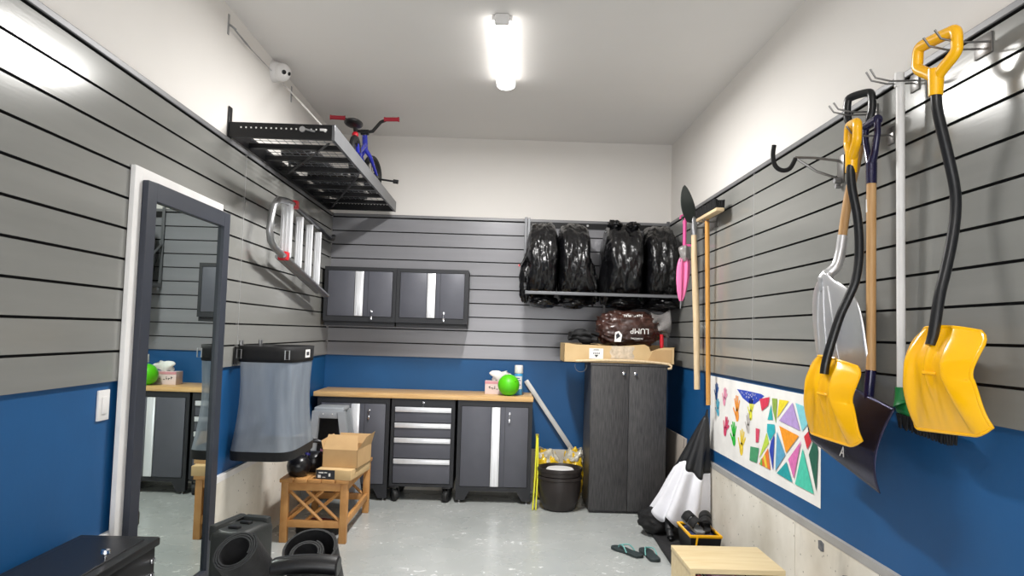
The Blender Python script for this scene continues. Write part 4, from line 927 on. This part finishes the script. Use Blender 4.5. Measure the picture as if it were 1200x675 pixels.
def sandal(c, ang, tilt, label, sole='blackm'):
    t = thing('sandal', label, 'sandal', c, 'sandals in the yellow-rimmed bin')
    T = Matrix.Translation(c) @ Matrix.Rotation(ang, 4, 'Z') @ Matrix.Rotation(tilt, 4, 'X')
    prof = [(-.034, -.11), (-.038, -.06), (-.030, 0), (-.042, .06), (-.030, .115), (0, .13), (.03, .115), (.044, .06), (.034, 0), (.036, -.06), (.030, -.11), (0, -.125)]
    obj('sole', G().poly([T @ V((x * .9, y * .85, -.008)) for x, y in prof], T.to_3x3() @ V((0, 0, .02))), sole, t, bev=.003)
    for y in (.055, -.03):
        obj('band', G().grid(lambda u, v, y=y: T @ V((-.038 * cos(pi * u), y * .85 + .03 * (v - .5) * 2, .012 + .045 * sin(pi * u))), 14, 4), 'blackm', t, solid=.005)
obj('folded_towel', G().rbox(bX0 + .02, bX1 - .02, bY0 + .02, bY1 - .02, .04, .165, .02), mat('navy_cloth', (38, 48, 84), .8), label='navy cloth filling the yellow-rimmed bin under the sandals', cat='cloth')
sandal(V((1.240, 4.66, .200)), .35, .30, 'grey-edged black sandal on the left in the yellow-rimmed bin', mat('sandal_grey', (120, 122, 124), .5))
sandal(V((1.322, 4.68, .200)), -.25, .25, 'black sandal on the right in the yellow-rimmed bin')
# flip flops
def flip(c, ang, label, fold=0):
    t = thing('flip_flop', label, 'flip-flop', c, 'flip-flops on the floor')
    T = Matrix.Translation(c) @ Matrix.Rotation(ang, 4, 'Z') @ Matrix.Rotation(fold, 4, 'X')
    prof = [(-.034, -.115), (-.036, -.06), (-.030, 0), (-.040, .06), (-.032, .112), (0, .13), (.03, .115), (.044, .06), (.034, 0), (.036, -.06), (.030, -.112), (0, -.128)]
    pts = spline(prof_close(prof), 3)
    obj('sole', G().poly([T @ V((p.x, p.y, .0)) for p in pts[:-1]], T.to_3x3() @ V((0, 0, .018))), 'ffs', t, bev=.003)
    obj('thong_strap', G().tube([T @ V(p) for p in spline([(-.036, -.03, .014), (-.026, .01, .045), (0, .068, .034), (0, .075, .018)], 4)], .0042, 8).tube([T @ V(p) for p in spline([(.038, -.03, .014), (.028, .01, .045), (0, .068, .034)], 4)], .0042, 8), 'mint', t)
def prof_close(p): return [(x, y, 0) for x, y in p] + [(p[0][0], p[0][1], 0)]
flip(V((.845, 4.73, .001)), R(35), 'left dark flip-flop with mint straps lying alone on the floor')
flip(V((.975, 4.675, .001)), R(8), 'right dark flip-flop of the pair, closest to the black mat')
# small wooden table / cube with books
t = thing('side_cube', 'light birch open-front cube table by the right wall in the foreground', 'side table', (1.045, 3.37, 0))
cx0, cx1, cy0, cy1, cz1 = .846, 1.252, 3.21, 3.56, .38
obj('top', G().rbox(cx0 - .003, cx1 + .003, cy0 - .003, cy1, cz1 - .022, cz1, .003), 'birch', t)
obj('side_panel', G().box(cx0, cx0 + .022, cy0, cy1, .0, cz1 - .022), 'birch', t, bev=.001)
obj('side_panel', G().box(cx1 - .022, cx1, cy0, cy1, .0, cz1 - .022), 'birch', t, bev=.001)
obj('bottom_panel', G().box(cx0 + .022, cx1 - .022, cy0, cy1, .0, .022), 'birch', t, bev=.001)
obj('back_panel', G().box(cx0 + .022, cx1 - .022, cy1 - .01, cy1, .022, cz1 - .022), 'birch', t, smooth=0)
bk = [(.020, .012, (150, 40, 60), 'thin dark red book'), (.018, .03, (40, 40, 46), 'black book'), (.014, .02, (226, 224, 220), 'white booklet'), (.11, .012, (206, 150, 180), 'thick pink folder'), (.05, .03, (36, 36, 40), 'dark binder'), (.06, .06, (226, 222, 214), 'stack of white magazines')]
x = cx0 + .03
for i, (w, dd, c, nm) in enumerate(bk):
    y0b = cy0 + dd; h = .325 - .01 * (i % 3)
    g = G().box(x, x + .002, y0b, y0b + .22, .023, .023 + h).box(x + w - .002, x + w, y0b, y0b + .22, .023, .023 + h).box(x, x + w, y0b, y0b + .003, .023, .023 + h).box(x + .002, x + w - .002, y0b + .003, y0b + .215, .027, .019 + h, 1)
    obj('book', g, [mat('book_cover_%d' % i, c, .5), 'paper'], smooth=0, label=nm + ' standing in the birch cube', cat='book', group='books in the birch cube')
    x += w + .004

# ================================================================== left: mesh bag
t = thing('mesh_storage_bag', 'grey mesh storage bag with black top band hung on the left wall', 'storage bag', (-1.3, 4.5, .6))
hx0, hx1, hy0, hy1 = -1.478, -1.155, 4.18, 4.74
def sec(f, z, p=.4):
    out = []
    for k in range(64):
        a = 2 * pi * k / 64; c, s_ = cos(a), sin(a)
        X_ = (hx0 + hx1) / 2 + math.copysign(abs(c) ** p, c) * (hx1 - hx0) / 2 * f; Y_ = (hy0 + hy1) / 2 + math.copysign(abs(s_) ** p, s_) * (hy1 - hy0) / 2 * f
        out.append((X_, Y_, z))
    return out
def bagf(z0, z1, f0, f1, nz, waves=0, sag=0, p=.4):
    g = G(); rows = []
    for j in range(nz):
        v = j / (nz - 1); ring_ = []
        for k, (x, y, z) in enumerate(sec(1, 0, p)):
            a = 2 * pi * k / 64; f = f0 + (f1 - f0) * v - .11 * sin(pi * v) * (waves > 0)
            w = 1 + waves * (.5 * sin(9 * a + 2 * v) + .4 * noise.noise(V((cos(a) * 3, sin(a) * 3, v * 2)))) * sin(pi * v) ** .5
            mx, my = (hx0 + hx1) / 2, (hy0 + hy1) / 2
            X_ = mx + (x - mx) * f * w; Y_ = my + (y - my) * f * w; X_ = max(X_, XL + .020)
            zz_ = z0 + (z1 - z0) * v + sag * ((Y_ - my) / (hy1 - hy0)) * (1 - v)
            ring_.append(V((X_, Y_, zz_)))
        rows.append(ring_)
    for j in range(nz - 1):
        for k in range(64): g.add([rows[j][k], rows[j][(k + 1) % 64], rows[j + 1][(k + 1) % 64], rows[j + 1][k]], [(0, 1, 2, 3)])
    return g, rows
g, rows = bagf(.66, 1.17, 1.13, 1.0, 20, .035, .0)
obj('mesh_body', g, 'mesh', t, smooth=60)
g, rows = bagf(1.155, 1.245, 1.0, 1.02, 4)
obj('top_band', g, 'blackm', t, solid=.008)
g, rows = bagf(.612, .664, 1.12, 1.14, 4)
g.poly(rows[0])
obj('base', g, 'blackm', t)
for x in (hx0 + .03, hx1 - .025):
    obj('buckle', G().tube([(x - .012, hy0 - .01, 1.175), (x + .012, hy0 - .01, 1.175), (x + .012, hy0 - .01, 1.225), (x - .012, hy0 - .01, 1.225)], .0035, 6, closed=True), 'steel', t)
obj('care_label', G().box(hx1 + .005, hx1 + .007, 4.44, 4.54, 1.178, 1.225).box(hx1 + .0068, hx1 + .0075, 4.46, 4.52, 1.19, 1.212, 1), ['paper', 'ink'], t, smooth=0)
for y in (4.28, 4.62): obj('hanger_clip', G().rbox(XL + .019, XL + .03, y - .02, y + .02, 1.22, 1.275, .003), 'steel', t)
obj('corner_strap', G().tube([(hx0 + .01, hy0 - .006, 1.24), (hx0 + .008, hy0 - .008, 1.14)], .010, 8), 'blackm', t)

# ================================================================== bench & things on it
t = thing('wooden_bench', 'slatted teak bench with crossed side braces standing along the left wall', 'bench', (-1.14, 5.2, 0))
nx0, nx1, ny0, ny1, nz = -1.35, -.930, 4.77, 5.62, .40
Tsk = Matrix((((1, .04, 0, -.04 * 4.77)), (0, 1, 0, 0), (0, 0, 1, 0), (0, 0, 0, 1)))
g = G()
for k in range(5):
    a = nx0 - .01 + k * (nx1 - nx0 + .02) / 5; g.rbox(a + .002, a + (nx1 - nx0 + .02) / 5 - .002, ny0 - .015, ny1 + .015, nz - .024, nz, .003)
obj('seat', g, 'teak', t)
for x in (nx0, nx1 - .046):
    for y in (ny0, ny1 - .046): obj('leg', G().rbox(x, x + .046, y, y + .046, 0, nz - .024, .003), 'teak', t)
for y in (ny0 + .006, ny1 - .04):
    obj('apron', G().rbox(nx0 + .046, nx1 - .046, y, y + .022, nz - .075, nz - .024, .002), 'teak', t)
    obj('lower_rail', G().rbox(nx0 + .046, nx1 - .046, y, y + .03, .095, .14, .002), 'teak', t)
    for (xa, xb) in ((nx0 + .046, nx1 - .16), (nx0 + .16, nx1 - .046)):
        obj('cross_brace', G().tube([(xa, y + .010, nz - .075), (xb, y + .010, .135)], .011, 4), 'teak', t, smooth=0)
        obj('cross_brace', G().tube([(xb, y + .018, nz - .075), (xa, y + .018, .135)], .011, 4), 'teak', t, smooth=0)
for x in (nx0 + .008, nx1 - .03):
    obj('apron', G().rbox(x, x + .022, ny0 + .046, ny1 - .046, nz - .075, nz - .024, .002), 'teak', t)
    obj('lower_rail', G().rbox(x, x + .022, ny0 + .046, ny1 - .046, .10, .145, .002), 'teak', t)
    
def kettlebell(c, r, band, label, ang):
    t = thing('kettlebell', label, 'kettlebell', c, 'kettlebells on the bench'); c = V(c)
    obj('ball', G().lathe([(0, 0), (r * .62, 0), (r * .8, r * .1), (r * .98, r * .55), (r * 1.02, r * .9), (r * .93, r * 1.3), (r * .68, r * 1.62), (r * .35, r * 1.78), (0, r * 1.8)], c, 36, cap=False), 'kb', t, smooth=80)
    T = Matrix.Translation(c) @ Matrix.Rotation(ang, 4, 'Z')
    obj('handle', G().tube([T @ V(p) for p in spline([(-r * .62, 0, r * 1.45), (-r * .78, 0, r * 2.05), (-r * .6, 0, r * 2.55), (0, 0, r * 2.72), (r * .6, 0, r * 2.55), (r * .78, 0, r * 2.05), (r * .62, 0, r * 1.45)], 5)], r * .19, 12), 'kb', t)
    for s in (-1, 1): obj('colour_ring', G().tube([T @ V((s * r * .71, 0, r * 1.78)), T @ V((s * r * .765, 0, r * 1.95))], r * .225, 14), band, t)
kettlebell((-1.27, 4.865, nz), .074, 'kbb', 'black kettlebell with blue rings nearest the camera on the bench', .5)
kettlebell((-1.215, 5.03, nz), .074, 'kbp', 'black kettlebell with pink rings behind the other on the bench', .25)
# flat box
t = thing('flat_box', 'flat brown carton with black printed label on the bench under the open box', 'cardboard box', (-.99, 4.95, nz))
Tr = Matrix.Translation((-1.0, 4.95, nz)) @ Matrix.Rotation(R(-7), 4, 'Z')
obj('carton', G().rbox(-.115, .115, -.19, .22, 0, .062, .002, T=Tr), 'cardl', t)
o = obj('black_label', G().box(-.112, .01, -.1915, -.19, .002, .060, T=Tr), 'ink', t, smooth=0)
g = G()
for k, (x, z, w, h) in enumerate(((-.095, .038, .03, .008), (-.06, .040, .02, .006), (-.10, .010, .02, .018), (-.03, .02, .012, .02), (-.07, .012, .02, .004))): g.box(x, x + w, -.1921, -.1915, z, z + h, T=Tr)
obj('label_print', g, 'paper', o, smooth=0)
# open box
t = thing('open_box', 'open brown cardboard box with raised flaps on top of the flat carton', 'cardboard box', (-1.0, 5.0, nz + .062))
Tr = Matrix.Translation((-.985, 5.0, nz + .062)) @ Matrix.Rotation(R(-6), 4, 'Z')
w, dpt, h = .115, .16, .115
g = G().box(-w, w, -dpt, dpt, 0, .003, T=Tr).box(-w, w, -dpt, -dpt + .003, 0, h, T=Tr).box(-w, w, dpt - .003, dpt, 0, h, T=Tr).box(-w, -w + .003, -dpt, dpt, 0, h, T=Tr).box(w - .003, w, -dpt, dpt, 0, h, T=Tr)
obj('carton', g, 'card', t, smooth=0)
for pts in ([(-w, -dpt, h), (w, -dpt, h), (w - .02, -dpt + .055, h + .085), (-w + .015, -dpt + .055, h + .088)], [(-w, dpt, h), (w, dpt, h), (w, dpt + .03, h + .06), (-w, dpt + .03, h + .06)], [(w, -dpt, h), (w, dpt, h), (w + .025, dpt - .01, h + .085), (w + .022, -dpt + .11, h + .07)], [(-w, -dpt, h), (-w, dpt, h), (-w - .03, dpt - .02, h + .06), (-w - .02, -dpt + .02, h + .05)]):
    obj('flap', G().poly([Tr @ V(p) for p in pts], (0, .003, 0)), 'card', t, smooth=0)
# under-bench items
obj('rubber_plate', G().lathe([(0, 0), (.15, 0), (.155, .01), (.155, .045), (.15, .05), (.03, .05), (0, .05)], (-1.16, 5.05, .0), 36, cap=False), 'rubber', label='black round weight plate lying on the floor under the bench', cat='weight plate')
obj('red_band', G().tube([(-1.30, 5.18 + .04, .20), (-1.16, 5.22, .27), (-1.0, 5.2, .31)], .012, 8, flat=.4) if False else G().tube([V((-1.17 + .085 * cos(a * pi / 12), 5.06 + .06 * sin(a * pi / 12), .062)) for a in range(24)], .011, 8, closed=True), mat('dark_red_rubber', (110, 34, 38), .5), label='dark red rubber ring resting on the weight plate under the bench', cat='band')
# grey step stool
t = thing('plastic_step_stool', 'grey plastic two-step stool standing between the bench and the cabinets', 'step stool', (-1.24, 5.82, 0))
qx0, qx1, qy0, qy1, qz = -1.395, -1.165, 5.70, 5.93, .755
obj('tread', G().rbox(qx0, qx1, qy0, qy1, qz - .035, qz, .015, seg=3).rbox(qx0 + .005, qx1 - .005, qy0 - .004, qy0 + .01, qz - .085, qz - .02, .006), 'stool', t)
for (xa, xb) in ((qx0 + .02, qx0 - .035), (qx1 - .02, qx1 + .095)):
    for (ya, yb) in ((qy0 + .015, qy0 - .0), (qy1 - .02, qy1 - .0)):
        p0, p1 = V((xa, ya, qz - .03)), V((max(xb, XL + .045), yb, .0))
        obj('leg', G().tube([p0, p1], [.038, .042], 4, flat=1.0, up=(1, 1, 0)), 'stool', t, smooth=0)
obj('lower_tread', G().rbox(qx0 + .0, qx1 + .04, qy0 + .0, qy1 - .0, .36, .40, .012), 'stool', t)
obj('side_web', G().poly([(qx0 + .01, qy1 - .10, qz - .08), (qx1 - .01, qy1 - .10, qz - .08), (qx1 + .05, qy1 - .10, .38), (qx0 - .01, qy1 - .10, .38)], (0, .006, 0)), 'blackm', t, smooth=0)
for x in (-1.32, -1.25): obj('rivet', G().lathe([(.005, 0), (.005, .003)], (x, qy0 - .005, qz - .05), 10, T=Matrix.Rotation(pi / 2, 4, 'X')), 'white', t)

# ================================================================== foreground left
t = thing('storage_chest', 'black lidded storage chest with silver latches below the mirror', 'chest', (-1.35, 2.1, 0))
kx0, kx1, ky0, ky1, kz = XL + .03, -1.185, 1.55, 2.71, .60
obj('body', G().rbox(kx0 + .01, kx1 - .012, ky0, ky1 - .008, 0, kz - .03, .008), 'black', t)
o = obj('lid', G().rbox(kx0, kx1, ky0, ky1, kz - .03, kz, .007), 'black', t)
g = G().box(kx0 + .03, kx1 - .035, ky0 + .03, ky1 - .05, kz, kz + .004)
obj('inset_panel', g, mat('trunk_gloss', (14, 14, 18), .35), o, bev=.002)
for z in (kz - .075, kz - .125): obj('latch', G().rbox(kx1 - .013, kx1 - .004, ky1 - .05, ky1 - .022, z - .008, z + .008, .003), 'chrome', t)
obj('lid_knob', G().lathe([(.006, 0), (.006, .012), (.016, .018), (.014, .028), (0, .03)], (kx1 - .05, 2.43, kz + .004), 20, cap=False), 'chrome', t)
# rolled mats : spiral cross-section extruded along an axis
def roll(name, top, axis, L, r0, turns, gap, th, m, label, flare=0):
    F = frame_to(V(top), axis)
    g = G(); n = int(turns * 40); inner = []; outer = []
    for i in range(n + 1):
        a = 2 * pi * turns * i / n; r = r0 + gap * turns * i / n
        inner.append((r * cos(a), r * sin(a))); outer.append(((r + th) * cos(a), (r + th) * sin(a)))
    for (z, off) in ((0, 0), (-L, 0)): pass
    def P3(p, z): return F @ V((p[0], p[1], z))
    for i in range(n):
        for (A, B) in (((inner[i], inner[i + 1]), 0), ((outer[i + 1], outer[i]), 0)):
            g.add([P3(A[0], 0), P3(A[1], 0), P3(A[1], -L), P3(A[0], -L)], [(0, 1, 2, 3)])
        for z in (0, -L): g.add([P3(inner[i], z), P3(inner[i + 1], z), P3(outer[i + 1], z), P3(outer[i], z)], [(0, 1, 2, 3)])
    for i in (0, n): g.add([P3(inner[i], 0), P3(outer[i], 0), P3(outer[i], -L), P3(inner[i], -L)], [(0, 1, 2, 3)])
    return obj(name, g, m, label=label, cat='exercise mat', smooth=50, group='rolled mats in the foreground')
roll('rolled_mat', (-.985, 2.90, .50), (-.26, -.62, .77), .63, .056, 3.2, .009, .0065, 'foam', 'dark grey mat rolled in several turns in front of the grey hard case')
roll('rolled_mat', (-.735, 3.04, .475), (-.06, -.5, .85), .53, .096, 1.15, .005, .009, 'foam', 'wide loose outer mat roll beside the bench corner')
roll('rolled_mat', (-.745, 3.025, .462), (-.06, -.5, .85), .48, .045, 2.2, .009, .007, 'foam', 'smaller mat rolled up inside the wide loose roll')
# hard case
t = thing('hard_case', 'dark grey plastic hard case standing against the concrete behind the rolled mat', 'case', (-1.2, 3.35, 0))
T = Matrix.Translation((-1.165, 3.44, 0)) @ Matrix.Rotation(R(-14), 4, 'Z')
obj('shell', G().rbox(-.065, .11, -.12, .14, .0, .455, .03, T=T, seg=3), 'case', t)
obj('raised_rim', G().rbox(-.070, -.030, -.11, .13, .40, .475, .012, T=T).rbox(-.030, .10, .085, .13, .43, .475, .012, T=T), 'case', t)
obj('latch', G().rbox(.0, .05, -.07, -.04, .450, .466, .004, T=T), 'black', t)
obj('latch', G().rbox(.0, .05, .02, .05, .450, .466, .004, T=T), 'black', t)
# padded bag front
t = thing('padded_seat', 'black curved padded seat of exercise equipment in front of the rolled mats', 'padded seat', (-.66, 2.6, 0))
def pad(u, v):
    a = 2 * pi * u; x = -.115 + .23 * v
    return V((-.645 + x, 2.62 + .045 * cos(a) + .35 * x * x, .545 - .9 * (x - .03) ** 2 + .032 * sin(a) + .0))
g = G().grid(pad, 24, 16, wu=True); g.poly([pad(i / 24, 0) for i in range(24)]); g.poly([pad(i / 24, 1) for i in range(24)])
obj('head_pad', g, 'black', t, bev=.006)
obj('seat_body', G().blob((-.62, 2.56, .39), (.125, .12, .10), (40, 28), .05, 2, 1, .7), 'blackm', t)
obj('post', G().tube([(-.62, 2.56, .0), (-.62, 2.56, .35)], .025, 16).lathe([(.0, 0), (.13, 0), (.13, .02), (0, .025)], (-.62, 2.56, 0), 32, cap=False), 'black', t)
obj('red_trim', G().tube([(-.775, 2.555, .468), (-.74, 2.53, .482)], .008, 8), 'red', t)
obj('side_knob', G().blob((-.50, 2.60, .455), (.03, .03, .028), (20, 14)), 'black', t)

# ================================================================== camera
cam = bpy.data.cameras.new('camera'); co = bpy.data.objects.new('camera', cam); col.objects.link(co)
Rr = ((0.9994306182799786, -0.017153332045239902, 0.029055162092914893), (-0.030036445173631104, -0.06002990074915797, 0.99774456800194), (0.01537046537458334, 0.9980491842668837, 0.06051094593853864))
mw = Matrix.Identity(4)
for i in range(3):
    mw[i][0] = Rr[0][i]; mw[i][1] = Rr[1][i]; mw[i][2] = -Rr[2][i]
mw.translation = V((0, 0, 1.3609805653)); co.matrix_world = mw
cam.sensor_width = 36; cam.sensor_fit = 'HORIZONTAL'; cam.lens = 866.81 / 1200 * 36; cam.clip_start = .02
bpy.context.scene.camera = co
def lamp(name, loc, rot, sx, sy, e, c=(1, 1, 1)):
    l = bpy.data.lights.new(name, 'AREA'); l.shape = 'RECTANGLE'; l.size = sx; l.size_y = sy; l.energy = e; l.color = c
    o = bpy.data.objects.new(name, l); col.objects.link(o); o.location = loc; o.rotation_euler = rot; return o
lamp('strip_lamp', (-.02, 4.39, 2.975), (0, 0, -.03), .12, 1.0, 96, (1, .985, .96))
lamp('strip_lamp', (0, -.2, 2.975), (0, 0, 0), .13, 1.3, 45, (1, .985, .96))
lamp('added_fill', (0, YF + .1, 1.5), (R(112), 0, 0), 2.6, 2.4, 115, (.97, .98, 1))  # added fill light, not a real source; lifts ceiling and far walls
# ------------------------------------------------------------------ world & colour
w = bpy.data.worlds.new('world'); bpy.context.scene.world = w; w.use_nodes = True
w.node_tree.nodes['Background'].inputs['Color'].default_value = (.8, .85, 1, 1); w.node_tree.nodes['Background'].inputs['Strength'].default_value = .3
sc_ = bpy.context.scene
sc_.view_settings.view_transform = 'Standard'; sc_.view_settings.look = 'None'; sc_.view_settings.exposure = 0.06; sc_.view_settings.gamma = 1.03
